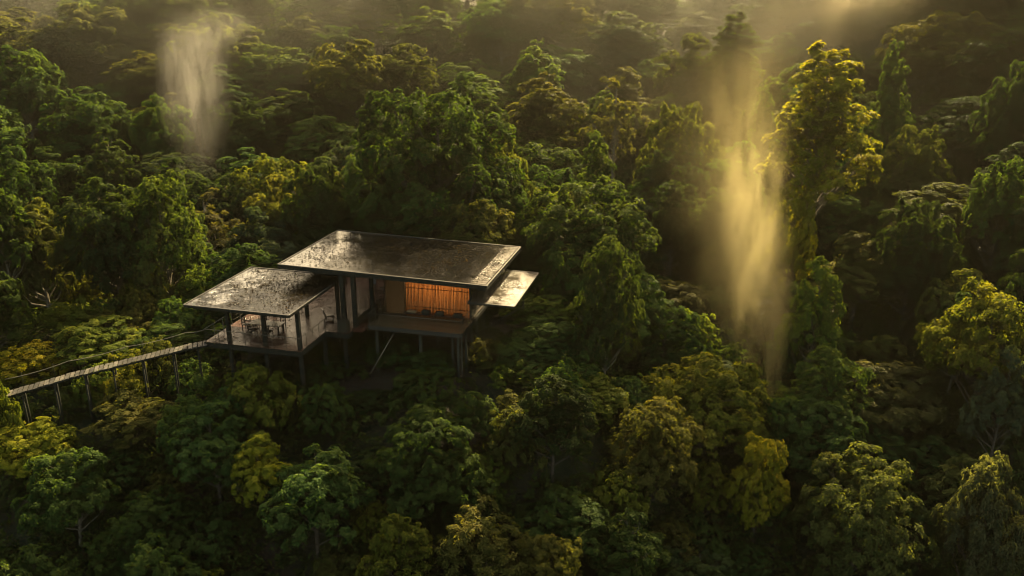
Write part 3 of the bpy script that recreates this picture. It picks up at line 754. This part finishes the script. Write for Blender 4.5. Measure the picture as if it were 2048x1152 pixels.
# trees one can pick out in the photograph: form, u, top v, crown width, depth, colour, label
TAN_EL = math.tan(SUN_EL)
def light_cap(x, y, r):
    """greatest crown height that leaves the sun's way to the golden mist open"""
    cap = 1e9
    for tx, ty, tz in ((18.5, 63.0, -8.0), (20.0, 69.0, -6.5), (16.5, 58.5, -5.5), (19.0, 51.0, -8.5), (30.0, 82.0, 3.0)):
        dx, dy = x - tx, y - ty
        d = dx * math.sin(SUN_AZ) + dy * math.cos(SUN_AZ); p = dx * math.cos(SUN_AZ) - dy * math.sin(SUN_AZ)
        if 2 < d < 110 and abs(p) < r + 2.2: cap = min(cap, tz + d * TAN_EL)
    return cap
HERO = [
 ('great', 868, 172, 370, 81, 'deep green', 'tallest dark dense tree standing right behind the main roof', None),
 ('tall', 745, 178, 170, 87, 'dark green', 'dark tree leaning on the left shoulder of the great tree behind the house', None),
 ('dome2', 1005, 262, 130, 88, 'olive green', 'olive tree on the right shoulder of the great tree behind the house', None),
 ('dome', 1180, 345, 290, 74, 'deep green', 'broad dome of dense green leaves right of the main roof', None),
 ('dome2', 1050, 395, 150, 78, 'deep green', 'green tree between the main roof corner and the broad green dome', None),
 ('tall', 1195, 262, 135, 96, 'mid green', 'small rounded tree just above the broad green dome', None),
 ('round2', 1050, 684, 120, 60, 'mid green', 'small green tree hard against the right hand stilts', None),
 ('sparse', 1232, 128, 150, 116, 'olive green', 'slim olive tree with pale twigs above the broad green dome', (.20, .17, .12)),
 ('umbrella', 985, 4, 330, 176, 'mid green', 'wide umbrella crowned tree with bare forked limbs high on the slope', (.10, .07, .045)),
 ('billow', 1115, 92, 170, 158, 'mid green', 'billowing tree next to the umbrella crowned tree', None),
 ('spire', 1480, -6, 190, 132, 'deep green', 'dark tree with a knobbly top standing in the golden haze at the top edge', None),
 ('dome2', 1395, 70, 190, 140, 'olive green', 'hazy olive tree beside the knobbly dark tree', None),
 ('dome', 1365, 185, 175, 106, 'olive green', 'greyish olive tree left of the golden mist', None),
 ('spire', 1668, 42, 330, 84, 'golden green', 'tall slender tree with glowing golden leaves', (.16, .13, .09)),
 ('tall', 1530, 172, 110, 112, 'mid green', 'pale slim tree behind the left side of the tall golden tree', None),
 ('dome2', 1480, 286, 150, 99, 'mid green', 'rounded tree veiled by the golden mist', None),
 ('round2', 1598, 358, 100, 80, 'golden green', 'small glowing yellow tree at the foot of the tall golden tree', None),
 ('loose2', 1642, 512, 150, 66, 'bright green', 'small fresh green tree with a pale stem below the tall golden tree', (.12, .10, .07)),
 ('tall', 1800, 78, 120, 104, 'mid green', 'narrow tree with sunlit tips right of the tall golden tree', None),
 ('dome', 1905, 10, 250, 122, 'olive green', 'large shaded tree at the top right', None),
 ('dome2', 2020, 60, 200, 112, 'dark green', 'dark tree at the right edge of the dark upper slope', None),
 ('great', 1965, 190, 260, 102, 'dark green', 'massive dark tree filling the shaded right slope', None),
 ('dome', 1845, 235, 150, 94, 'olive green', 'olive tree behind the right side of the tall golden tree', None),
 ('dome2', 1895, 372, 260, 82, 'olive green', 'wide dusky olive tree right of the tall golden tree', None),
 ('loose', 1985, 556, 210, 60, 'yellow green', 'bright yellow green tree at the right edge', None),
 ('loose2', 2025, 690, 150, 56, 'grey green', 'greyish tree below the bright one at the right edge', None),
 ('loose', 1790, 722, 230, 61, 'rust brown', 'open brownish tree with a visible forked stem', (.12, .085, .05)),
 ('dome', 1420, 712, 280, 58, 'yellow green', 'big bushy tree with a sun gilded right edge', None),
 ('round', 1530, 868, 120, 52, 'golden green', 'gilded small tree below the big bushy tree', None),
 ('round2', 1620, 648, 170, 69, 'deep green', 'shaded round tree behind the foot of the mist', None),
 ('round', 1735, 915, 250, 49.5, 'olive green', 'broad olive tree in the dark lower right', None),
 ('loose', 2000, 892, 170, 47, 'grey green', 'grey green tree in the lower right corner', None),
 ('bush', -18, 765, 80, 52.6, 'yellow green', 'yellowish bush hiding the lower end of the walkway', None),
 ('round2', 1570, 790, 110, 57, 'mid green', 'small hazy tree under the foot of the golden mist', None),
 ('round', 1260, 560, 170, 74, 'deep green', 'green tree just below the broad green dome', None),
 ('round2', 1335, 615, 170, 67, 'deep green', 'dense tree left of the foot of the golden mist', None),
 ('round', 1095, 640, 190, 62, 'mid green', 'round tree below the side roof', None),
 ('loose', 1075, 585, 150, 66, 'bright green', 'light green tree touching the side roof', None),
 ('round', 1165, 752, 240, 55.5, 'yellow green', 'yellowish round tree right of the tall stilts', None),
 ('round2', 1310, 802, 190, 52, 'olive green', 'olive tree left of the big gilded tree', None),
 ('loose2', 945, 782, 130, 52.5, 'mid green', 'bushy tree at the foot of the tall stilts', None),
 ('bush', 835, 748, 170, 55, 'deep green', 'dark bush under the main deck', None),
 ('loose', 962, 1008, 220, 45, 'olive green', 'pale leafy tree in the middle of the bottom edge', None),
 ('loose2', 790, 1028, 180, 44, 'yellow green', 'yellow tinged tree at the bottom edge left of the pale leafy one', None),
 ('loose', 620, 905, 230, 47, 'mid green', 'leafy green tree below the terrace', None),
 ('loose2', 515, 872, 150, 49, 'golden green', 'small tree with yellow tips below the left part of the terrace', None),
 ('loose', 300, 1075, 170, 43, 'mid green', 'leafy tree in the bottom left', None),
 ('bush', 505, 742, 170, 54.3, 'yellow green', 'bright bush against the front stilts of the terrace', None),
 ('bush2', 395, 770, 170, 53, 'mid green', 'green bush in front of the walkway landing', None),
 ('loose', 185, 640, 190, 62, 'yellow green', 'yellow green tree behind the middle of the walkway', None),
 ('loose2', 330, 650, 150, 63, 'mid green', 'green tree between the walkway and the terrace', None),
 ('bush', 60, 690, 170, 60, 'golden green', 'yellow bushy tree behind the lower end of the walkway', None),
 ('dome', 652, 352, 165, 86, 'rust brown', 'golden brown tree behind the left corner of the main roof', None),
 ('dome2', 515, 418, 160, 80, 'blue green', 'dark bluish tree behind the low roof', None),
 ('round2', 455, 500, 130, 76, 'blue green', 'small bluish tree left of the low roof', None),
 ('round', 545, 478, 120, 76, 'grey green', 'greyish tree directly behind the low roof', None),
 ('dome', 540, 300, 190, 104, 'yellow green', 'bright yellow green tree up the slope behind the house', None),
 ('dome2', 640, 232, 170, 128, 'mid green', 'pale tree with visible fine branches left of the great tree', None),
 ('dome', 480, 190, 160, 128, 'dark green', 'dark tree right of the pale mist column', None),
 ('layer', 80, 70, 190, 165, 'olive green', 'flat topped tree on the upper left slope', None),
 ('umbrella', 610, 80, 190, 185, 'olive green', 'spreading flat crown right of the pale mist column', None),
]
for key, u, vt, w, y, colr, lab, bark in HERO:
    plant(key, u, vt, w, y, colr, 'tree' if not key.startswith('bush') else 'bush', label=lab, bark=bark or (.07, .055, .04))

# ---- the rest of the forest
NEARK = ['round', 'round2', 'loose', 'loose2', 'column']; MIDK = ['dome', 'dome2', 'tall', 'dome', 'round', 'billow', 'column']; FARK = ['layer', 'layer2', 'billow', 'crest', 'dome', 'dome2', 'great', 'tall', 'crest']
def walk_v(u): return np.interp(u, [0, 14, 255, 413], [795, 792, 728, 690])
def fill():
    y = 33.0
    n0 = len(TREES)
    while y < 246:
        s = max(4.5, .078 * y) if y < 120 else .074 * y
        half = .66 * y + 2
        nx = int(2 * half / (s * 1.02)); off = rnd.random()
        for i in range(nx + 1):
            x = -half + (i + off) * s * 1.02 + rnd.uniform(-.3, .3) * s
            yy = y + rnd.uniform(-.35, .35) * s
            b, a = w2h(x, yy)
            if -10.5 < b < 16.5 and -1.8 < a < 20.0: continue
            if any(abs(x - T['x']) < .56 * (T['r'] + s * .45) and abs(yy - T['y']) < .56 * (T['r'] + s * .45) for T in TREES): continue
            # keep the walkway clear
            if x < -22 and 52 < yy < 59.5 and abs(yy - np.interp(x, [-36, -23], [53.4, 57.7])) < 2.4: continue
            g = float(ground_z(x, yy))
            u, v0, dep = project((x, yy, g))
            w = s * rnd.uniform(1.15, 1.75) / dep * FPX
            if yy < 58: h = rnd.uniform(5.5, 9.5); key = rnd.choice(NEARK)
            elif yy < 120: h = rnd.uniform(7.5, 15) * min(1.25, .62 + yy / 170); key = rnd.choice(MIDK if yy > 72 else NEARK + ['dome2'])
            else: h = rnd.uniform(9, 19); key = rnd.choice(FARK)
            cap = light_cap(x, yy, s * .85)
            if g + h > cap:
                h = cap - g
                if h < 2.0: continue
            u, v, dep = project((x, yy, g + h))
            # nothing may stand in front of the house or the walkway
            lim = None
            if yy < 60 and 380 < u < 1010: lim = np.interp(u, [380, 430, 620, 780, 960, 1010], [740, 745, 800, 770, 800, 700])
            elif yy < 57 and u <= 440: lim = walk_v(u) + rnd.uniform(35, 70)
            if 40 <= u <= 420 and yy >= 57 and yy < 68: lim = walk_v(u) - rnd.uniform(40, 110)
            vt = v
            if lim is not None and v < lim:
                vt = lim + rnd.uniform(0, 25); 
                tz = at(u, vt, yy).z - g
                if tz < 1.2: continue
                if tz < 4.2: key = rnd.choice(['bush', 'bush2'])
            if 1425 < u < 1590 and yy < 82 and vt < 715:
                vt = 715 + rnd.uniform(0, 40)
                if at(u, vt, yy).z - g < 2.0: continue
            if 300 < u < 455 and 75 < yy < 104 and vt < 335:
                vt = 335 + rnd.uniform(0, 30)
                if at(u, vt, yy).z - g < 2.5: continue
            if u < -120 or u > 2170: continue
            nz = math.sin(x * .11 + 1.3) + math.sin(yy * .09 + x * .05) + rnd.gauss(0, .7)
            if yy < 60:  # near trees lean to dark greens, standing in for foreground shade
                c = rnd.choices(['dark green', 'deep green', 'mid green', 'olive green', 'yellow green', 'grey green', 'rust brown'], [3, 5, 4, 3, 1.2, 1, .3])[0]
                if u > 1450 and v > 700: c = rnd.choices(['dark green', 'deep green', 'olive green', 'grey green', 'rust brown'], [4, 4, 2.5, 1, .5])[0]
                if u < 420 and v < 860: c = rnd.choice(['yellow green', 'mid green', 'olive green', 'bright green', 'golden green'])
            elif yy < 120: c = rnd.choices(['dark green', 'deep green', 'mid green', 'olive green', 'yellow green', 'rust brown', 'blue green'], [3.5, 5, 4, 3.5, .8, .3, .8])[0]
            else: c = rnd.choices(['deep green', 'mid green', 'olive green', 'bright green', 'grey green', 'rust brown'], [4, 5, 4, 1.5, 1, .3])[0]
            if yy >= 70 and u > 1720: c = rnd.choices(['dark green', 'deep green', 'olive green'], [4, 3, 2])[0]  # shade of the right slope put into darker leaf colours
            if rnd.random() < .04 and yy > 60: key = 'sparse'
            plant(key, u, vt, w, yy, c, 'bush' if key.startswith('bush') else 'tree', bark=rnd.choice([(.07, .055, .04), (.05, .04, .03), (.16, .14, .10)]), minh=1.2)
        y += s * .98
    print('fill trees', len(TREES) - n0, 'all', len(TREES))
fill()
def fill_bushes():
    n0 = len(TREES); y = 35.0
    while y < 100:
        s = 3.1 + .012 * (y - 35) * 2; half = .63 * y
        nx = int(2 * half / s); off = rnd.random()
        for i in range(nx + 1):
            x = -half + (i + off) * s + rnd.uniform(-.35, .35) * s; yy = y + rnd.uniform(-.4, .4) * s
            b, a = w2h(x, yy)
            under = -8.6 < b < 15.2 and -.4 < a < 18
            if under and (a > 9 or rnd.random() < .35): continue
            if x < -22 and 52 < yy < 59.5 and abs(yy - np.interp(x, [-36, -23], [53.4, 57.7])) < 1.5: continue
            if any(math.hypot(x - T['x'], yy - T['y']) < .60 * T['r'] for T in TREES): continue
            g = float(ground_z(x, yy)); h = rnd.uniform(2.4, 5.2) if yy < 66 else rnd.uniform(3.0, 6.5)
            if under and 8.2 < b < 11.5: continue
            if under: h = min(h, -1.25 - g) * rnd.uniform(.6, 1)
            if h < 1.0: continue
            u, v, dep = project((x, yy, g + h))
            if u < -40 or u > 2090 or v > 1180: continue
            cap = light_cap(x, yy, 2.2)
            if g + h > cap:
                h = cap - g
                if h < 1.2: continue
                u, v, dep = project((x, yy, g + h))
            lim = None
            if under: lim = None
            elif yy < 60 and 380 < u < 1010: lim = np.interp(u, [380, 430, 620, 660, 780, 880, 970, 1010], [725, 735, 770, 770, 745, 785, 785, 720])
            elif yy < 57.5 and u <= 440: lim = walk_v(u) + rnd.uniform(14, 40)
            elif u <= 420 and yy < 66: lim = walk_v(u) - rnd.uniform(25, 90)
            if 1425 < u < 1590 and yy < 82: lim = 690
            vt = v
            if lim is not None and v < lim:
                vt = lim + rnd.uniform(0, 15)
                if at(u, vt, yy).z - g < 1.0: continue
            w = rnd.uniform(3.2, 5.4) / dep * FPX
            c = rnd.choices(['dark green', 'deep green', 'mid green', 'olive green', 'yellow green', 'bright green'], [2, 4, 4, 3, 1.4, .8])[0]
            if u < 440 and v < 900: c = rnd.choice(['yellow green', 'mid green', 'olive green', 'bright green', 'mid green'])
            plant(rnd.choice(['bush', 'bush2', 'bush', 'column' if h > 4.5 else 'bush2']), u, vt, w, yy, c, 'bush', minh=.9)
        y += s * .95
    print('bushes', len(TREES) - n0)
fill_bushes()

# ---- labels that single out each tree
FORM = {'round': 'round', 'round2': 'dense', 'loose': 'leafy', 'loose2': 'loose', 'bush': 'low', 'bush2': 'spreading', 'dome': 'domed', 'dome2': 'rounded',
        'tall': 'tall', 'great': 'huge', 'spire': 'slender', 'layer': 'flat topped', 'layer2': 'layered', 'umbrella': 'umbrella shaped', 'billow': 'billowing', 'column': 'narrow', 'crest': 'high crowned', 'sparse': 'thin crowned'}
def region(T):
    u, y, v = T['u'], T['y'], T['v'] + T['w'] * .35
    if y > 125:
        if u < 330: return 'on the slope left of the pale mist'
        if u < 470: return 'on the far slope behind the pale mist'
        if u < 800: return 'on the slope right of the pale mist'
        if u < 1200: return 'high on the far slope above the house'
        if u < 1560: return 'on the hazy slope above the golden mist'
        return 'on the far slope at the top right'
    if y > 70:
        if u < 250: return 'on the left slope at mid height'
        if u < 560: return 'behind and left of the low roof'
        if u < 1050: return 'just behind the house'
        if u < 1400: return 'between the house and the golden mist'
        if u < 1700: return 'around the golden mist'
        return 'on the shaded right slope'
    if y > 57:
        if u < 440: return 'behind the plank walkway'
        if u < 1250: return 'close to the right end of the house'
        if u < 1560: return 'below the golden mist'
        return 'below the tall golden tree'
    if u < 440: return 'below the plank walkway' if v < 960 else 'in the bottom left corner'
    if u < 760: return 'below the terrace' if v < 960 else 'at the bottom below the terrace'
    if u < 1080: return 'below the glowing screen'
    if u < 1450: return 'right of the tall stilts' if v < 960 else 'at the bottom right of the stilts'
    if u < 1750: return 'under the big gilded tree'
    return 'in the dark lower right corner'
ORD = ['', 'second', 'third', 'fourth', 'fifth', 'sixth', 'seventh', 'eighth', 'ninth', 'tenth']
buckets = {}
def fit(s_):
    w = s_.split()
    while len(w) > 16 and 'and' in w: w = w[:w.index('and')] + w[w.index('and') + 2:]
    return ' '.join(w[:16])
for T in TREES:
    kind = 'bush' if T['name'] == 'bush' else 'tree'
    T['o']['category'] = kind
    T['o']['group'] = 'bushes on the slope below the house' if kind == 'bush' else ('trees on the far slope' if T['y'] > 125 else 'trees around the house' if T['y'] < 60 else 'trees on the near hillside')
    if T['label']: T['o']['label'] = T['label']
    else: buckets.setdefault((T['colour'], FORM[T['key']], kind, region(T)), []).append(T)
for (colr, form, kind, reg), L in buckets.items():
    L.sort(key=lambda T: T['u'])
    for i, T in enumerate(L):
        if len(L) == 1: s_ = f'{colr} {form} {kind} {reg}'
        elif i == 0: s_ = f'leftmost {colr} {form} {kind} {reg}'
        elif i == len(L) - 1: s_ = f'rightmost {colr} {form} {kind} {reg}'
        else: s_ = f'{ORD[min(i, 9)]} {colr} {form} {kind} from left {reg}'
        T['o']['label'] = fit(s_)

# ------------------------------------------------------------------ undergrowth (nobody could count it) and litter on the roofs
def undergrowth():
    rg = np.random.default_rng(77)
    n = 15000
    y = 33 + 95 * rg.random(n) ** 1.15; x = (rg.random(n) * 2 - 1) * (.88 * y + 3)
    b = CA * (x - HX) + SA * (y - HY); a = -SA * (x - HX) + CA * (y - HY)
    bare = (b > -1.5) & (b < 10.5) & (a > -3.0) & (a < 7) & (rg.random(n) < .35)       # the brown bank in front of the house
    under = (b > -8.5) & (b < 15.5) & (a > 0) & (a < 18)
    wk = (x < -22) & (np.abs(y - np.interp(x, [-36, -23], [53.4, 57.7])) < 1.2)
    k = ~bare & ~(under & (rg.random(n) < .8)) & ~wk
    x, y, under = x[k], y[k], under[k]; g = ground_z(x, y)
    P, N, T = [], [], []
    for q in range(7):
        m = len(x); r = rg.uniform(.0, .75, m); t = rg.uniform(0, 6.28, m); h = rg.uniform(.15, 1.9, m) * np.where(under, .5, 1)
        P.append(np.stack([x + r * np.cos(t), y + r * np.sin(t), g + h], 1))
        N.append(unit(np.stack([np.cos(t) * r, np.sin(t) * r, np.full(m, .8)], 1))); T.append(rg.uniform(.2, .75, m))
    me = leaf_mesh('undergrowth', *sprays(rg, np.concatenate(P), np.concatenate(N), 6, .38, .17, np.concatenate(T)))
    o = bpy.data.objects.new('undergrowth', me); o.color = (.042, .058, .015, 1); COL.objects.link(o)
    tag(o, 'low leafy undergrowth covering the slope between the trees', 'undergrowth', kind='stuff')
undergrowth()
def far_wood():
    rg = np.random.default_rng(78)
    n = 5400
    y = 118 + 230 * rg.random(n) ** 1.1; x = (rg.random(n) * 2 - 1) * (.88 * y + 5)
    g = ground_z(x, y) + np.where(y > 225, rg.uniform(5, 17, n), rg.uniform(.8, 3.6, n))
    P, N, T = [], [], []
    for q in range(12):
        d_ = unit(rg.normal(0, 1, (n, 3)) + np.array([0, 0, .6])); r = rg.uniform(1.6, 3.4, n)[:, None]
        P.append(np.stack([x, y, g], 1) + d_ * r * np.array([1, 1, .6])); N.append(unit(d_ + np.array([0, 0, .5]))); T.append(rg.uniform(.2, .7, n))
    me = leaf_mesh('forest', *sprays(rg, np.concatenate(P), np.concatenate(N), 6, .85, .40, np.concatenate(T)))
    o = bpy.data.objects.new('forest', me); o.color = (.036, .056, .014, 1); COL.objects.link(o)
    tag(o, 'far off green wood filling the slope between the larger trees', 'forest', kind='stuff')
far_wood()
def litter(name, label, plane, b0, b1, a0, a1, n, seed, blobs):
    rg = np.random.default_rng(seed)
    cb, ca = rg.uniform(b0, b1, blobs), rg.uniform(a0, a1, blobs); sp = rg.uniform(.3, 1.3, blobs)
    k = rg.integers(0, blobs, n)
    b = np.where(rg.random(n) < .25, rg.uniform(b0, b1, n), cb[k] + rg.normal(0, 1, n) * sp[k]); a = np.where(rg.random(n) < .25, rg.uniform(a0, a1, n), ca[k] + rg.normal(0, 1, n) * sp[k])
    ok = (b > b0) & (b < b1) & (a > a0) & (a < a1); b, a = b[ok], a[ok]; n = len(b)
    z = np.array([plane(p, q) for p, q in zip(b, a)]) + .035 + rg.uniform(0, .03, n)
    P = np.stack([HX + CA * b - SA * a, HY + SA * b + CA * a, z], 1)
    t = rg.uniform(0, 6.28, n); D = unit(np.stack([np.cos(t), np.sin(t), rg.uniform(-.05, .35, n)], 1))
    N = unit(np.stack([rg.normal(0, .3, n), rg.normal(0, .3, n), np.ones(n)], 1))
    me = leaf_mesh(name, P, D, N, rg.uniform(.10, .24, n), rg.uniform(.05, .11, n), rg.uniform(0, 1, n))
    o = bpy.data.objects.new(name, me); o.color = (.016, .011, .007, 1); COL.objects.link(o)
    tag(o, label, 'leaves', kind='stuff')
litter('fallen_leaves', 'brown fallen leaves scattered in drifts over the main roof', PL_MAIN, -3.9, 12.4, 5.4, 15.7, 2600, 3, 30)
litter('fallen_leaves', 'brown fallen leaves scattered in drifts over the low roof', PL_LOW, -8.1, -.2, -1.0, 7.8, 1700, 4, 18)
litter('fallen_leaves', 'a few brown fallen leaves on the wet terrace', lambda b, a: -.035, -7.5, 1.6, .3, 16.5, 260, 8, 14)

# ------------------------------------------------------------------ air: haze and the two columns of rising mist
def volume_material(name, density, color, aniso):
    m, n, l = new_mat(name)
    v = n.new('ShaderNodeVolumePrincipled'); v.inputs['Color'].default_value = (*color, 1)
    v.inputs['Density'].default_value = density; v.inputs['Anisotropy'].default_value = aniso
    out = n.new('ShaderNodeOutputMaterial'); l.new(v.outputs[0], out.inputs['Volume'])
    return m
HAZE_D = 0.00022
hz = MB(); hz.box(-190, 210, -8, 330, -75, 100)
o = hz.build('haze', volume_material('haze', HAZE_D, (.34, .32, .25), .70))
tag(o, 'warm morning haze filling the valley', 'haze', kind='stuff')

def mist(label, pts, rad, dens, seed, tint, aniso=.6, scale=.16, zs=.35):
    """a ragged rising column: closed mesh, density fading from its axis, torn by noise stretched upward"""
    c0 = Vector(pts[0]); top = Vector(pts[-1])
    m = MB(); m.tube([Vector(p) - c0 for p in pts], [r * 1.25 for r in rad], 20)
    mt, n, l = new_mat('mist')
    tc = n.new('ShaderNodeTexCoord'); sx = n.new('ShaderNodeSeparateXYZ'); l.new(tc.outputs['Object'], sx.inputs[0])
    H = top.z - c0.z
    hgt = nd(n, 'ShaderNodeMapRange', i_From_Min=0.0, i_From_Max=H); l.new(sx.outputs['Z'], hgt.inputs['Value'])
    def curve(vals):
        r_ = ramp(n, [(i / (len(vals) - 1), (v, v, v)) for i, v in enumerate(vals)]); l.new(hgt.outputs[0], r_.inputs[0]); return r_
    sc = max(max(abs(p[0] - c0.x), abs(p[1] - c0.y)) for p in pts) + 1e-3
    def axis(k):
        r_ = curve([((p[k] - c0[k]) / sc) * .5 + .5 for p in pts])
        ma = nd(n, 'ShaderNodeMapRange', i_To_Min=-sc, i_To_Max=sc); l.new(r_.outputs[0], ma.inputs['Value'])
        su = nd(n, 'ShaderNodeMath', operation='SUBTRACT'); l.new(sx.outputs['XY'[k]], su.inputs[0]); l.new(ma.outputs[0], su.inputs[1]); return su
    ax, ay = axis(0), axis(1)
    cb = n.new('ShaderNodeCombineXYZ'); l.new(ax.outputs[0], cb.inputs[0]); l.new(ay.outputs[0], cb.inputs[1])
    ln = nd(n, 'ShaderNodeVectorMath', operation='LENGTH'); l.new(cb.outputs[0], ln.inputs[0])
    mr = max(rad); rr = curve([r / mr for r in rad])
    rmul = nd(n, 'ShaderNodeMath', operation='MULTIPLY'); rmul.inputs[1].default_value = mr; l.new(rr.outputs[0], rmul.inputs[0])
    q = nd(n, 'ShaderNodeMath', operation='DIVIDE'); l.new(ln.outputs['Value'], q.inputs[0]); l.new(rmul.outputs[0], q.inputs[1])
    mp = n.new('ShaderNodeMapping'); mp.inputs['Location'].default_value = (seed * 3.1, seed, 0); mp.inputs['Scale'].default_value = (1, 1, zs)
    no = nd(n, 'ShaderNodeTexNoise', i_Scale=scale, i_Detail=5.0, i_Roughness=0.6, i_Distortion=0.6)
    l.new(tc.outputs['Object'], mp.inputs[0]); l.new(mp.outputs[0], no.inputs['Vector'])
    nz = nd(n, 'ShaderNodeMapRange', i_From_Min=.3, i_From_Max=.7, i_To_Min=-.75, i_To_Max=.75); nz.clamp = False; l.new(no.outputs['Fac'], nz.inputs['Value'])
    ng = nd(n, 'ShaderNodeMath', operation='MULTIPLY_ADD'); ng.inputs[1].default_value = .45; l.new(nz.outputs[0], ng.inputs[0]); l.new(q.outputs[0], ng.inputs[2])
    q2 = nd(n, 'ShaderNodeMath', operation='MULTIPLY'); l.new(ng.outputs[0], q2.inputs[0]); l.new(ng.outputs[0], q2.inputs[1])
    q3 = nd(n, 'ShaderNodeMath', operation='MULTIPLY'); q3.inputs[1].default_value = -3.2; l.new(q2.outputs[0], q3.inputs[0])
    ex = nd(n, 'ShaderNodeMath', operation='EXPONENT'); l.new(q3.outputs[0], ex.inputs[0])
    wisp = nd(n, 'ShaderNodeMapRange', interpolation_type='SMOOTHSTEP', i_From_Min=-.45, i_From_Max=.65, i_To_Min=0.03, i_To_Max=2.1); l.new(nz.outputs[0], wisp.inputs['Value'])
    fall = nd(n, 'ShaderNodeMath', operation='MULTIPLY'); l.new(ex.outputs[0], fall.inputs[0]); l.new(wisp.outputs[0], fall.inputs[1])
    lim = nd(n, 'ShaderNodeMapRange', interpolation_type='SMOOTHSTEP', i_From_Min=1.15, i_From_Max=.6, i_To_Min=0.0, i_To_Max=1.0); l.new(q.outputs[0], lim.inputs['Value'])
    dv = curve(dens); mx_ = nd(n, 'ShaderNodeMath', operation='MULTIPLY'); l.new(fall.outputs[0], mx_.inputs[0]); l.new(dv.outputs[0], mx_.inputs[1])
    m2 = nd(n, 'ShaderNodeMath', operation='MULTIPLY'); l.new(mx_.outputs[0], m2.inputs[0]); l.new(lim.outputs[0], m2.inputs[1])
    v = n.new('ShaderNodeVolumePrincipled'); v.inputs['Color'].default_value = (*tint, 1); v.inputs['Anisotropy'].default_value = aniso
    l.new(m2.outputs[0], v.inputs['Density'])
    out = n.new('ShaderNodeOutputMaterial'); l.new(v.outputs[0], out.inputs['Volume'])
    o = m.build('mist', mt); o.location = c0
    tag(o, label, 'mist', kind='stuff')
Pm = lambda u, v, y: at(u, v, y)
mist('golden sunlit column of mist rising beside the tall golden tree',
     [Pm(1528, 810, 60), Pm(1526, 700, 62), Pm(1518, 580, 65), Pm(1505, 450, 70), Pm(1495, 310, 76), Pm(1490, 200, 81), Pm(1495, 80, 85)],
     [2.2, 2.7, 3.1, 3.6, 4.4, 6.0, 8.0], [.0, .22, .62, .34, .06, .015, .0], 2.0, (.99, .86, .42), .5, .50, .16)
mist('soft golden veil around the sunlit column of mist',
     [Pm(1500, 720, 68), Pm(1485, 600, 71), Pm(1460, 460, 75), Pm(1450, 320, 79), Pm(1470, 180, 84), Pm(1500, 60, 90)],
     [5.0, 6.0, 7.5, 8.0, 8.0, 9.0], [.0, .016, .016, .010, .004, .0], 13.0, (.80, .70, .38), .6, .16, .4)
mist('faint slanting mist added to show the sun shafts from the top right',
     [Pm(1180, 330, 108), Pm(1320, 230, 112), Pm(1480, 130, 118), Pm(1640, 50, 124), Pm(1780, -60, 134)],
     [9.0, 13.0, 17.0, 18.0, 18.0], [.0, .0025, .0035, .006, .008], 4.0, (.62, .56, .40), .68, .09, .8)  # slanting shafts of sunlight shaped as a thin body of mist
mist('patch of mist added for the golden sun glow at the top right',
     [Pm(1650, 120, 124), Pm(1700, 60, 127), Pm(1745, 0, 130), Pm(1790, -70, 134)],
     [4.0, 7.0, 10.0, 12.0], [.0, .016, .055, .06], 9.0, (.72, .64, .42), .7, .13, .6)  # dense patch added to brighten the corner with sun glow
mist('pale ragged column of mist rising from the upper left slope',
     [Pm(398, 360, 103), Pm(398, 280, 103), Pm(394, 190, 103), Pm(390, 110, 104), Pm(450, 10, 107)],
     [3.4, 4.4, 4.8, 5.2, 9.0], [.0, .028, .075, .06, .0], 7.0, (.85, .83, .75), .6, .85, .20)
mist('smaller wisp of pale mist left of the ragged column',
     [Pm(345, 290, 102), Pm(342, 190, 102), Pm(345, 110, 102), Pm(365, 40, 103)],
     [1.8, 2.4, 2.8, 4.0], [.0, .035, .05, .0], 11.0, (.85, .83, .75), .6, .9, .20)
def mist_bank(label, x0, x1, y0, y1, z0, z1, dens, tint):
    m = MB(); m.box(x0, x1, y0, y1, z0, z1)
    mt, n, l = new_mat('mist_bank')
    ge = n.new('ShaderNodeTexCoord'); sx = n.new('ShaderNodeSeparateXYZ'); l.new(ge.outputs['Object'], sx.inputs[0])
    f = nd(n, 'ShaderNodeMapRange', interpolation_type='SMOOTHSTEP', i_From_Min=y0, i_From_Max=y0 + .6 * (y1 - y0)); l.new(sx.outputs['Y'], f.inputs['Value'])
    no = nd(n, 'ShaderNodeTexNoise', i_Scale=.022, i_Detail=4.0, i_Roughness=.6); l.new(ge.outputs['Object'], no.inputs['Vector'])
    w = nd(n, 'ShaderNodeMapRange', interpolation_type='SMOOTHSTEP', i_From_Min=.36, i_From_Max=.68, i_To_Min=.25, i_To_Max=2.0); l.new(no.outputs['Fac'], w.inputs['Value'])
    mu = nd(n, 'ShaderNodeMath', operation='MULTIPLY'); l.new(f.outputs[0], mu.inputs[0]); l.new(w.outputs[0], mu.inputs[1])
    m2 = nd(n, 'ShaderNodeMath', operation='MULTIPLY'); m2.inputs[1].default_value = dens; l.new(mu.outputs[0], m2.inputs[0])
    v = n.new('ShaderNodeVolumePrincipled'); v.inputs['Color'].default_value = (*tint, 1); v.inputs['Anisotropy'].default_value = .6
    l.new(m2.outputs[0], v.inputs['Density'])
    out = n.new('ShaderNodeOutputMaterial'); l.new(v.outputs[0], out.inputs['Volume'])
    tag(m.build('mist', mt), label, 'mist', kind='stuff')
mist_bank('thin pale mist hanging among the trees of the far slope', -170, 120, 112, 248, -20, 60, .0018, (.86, .86, .74))
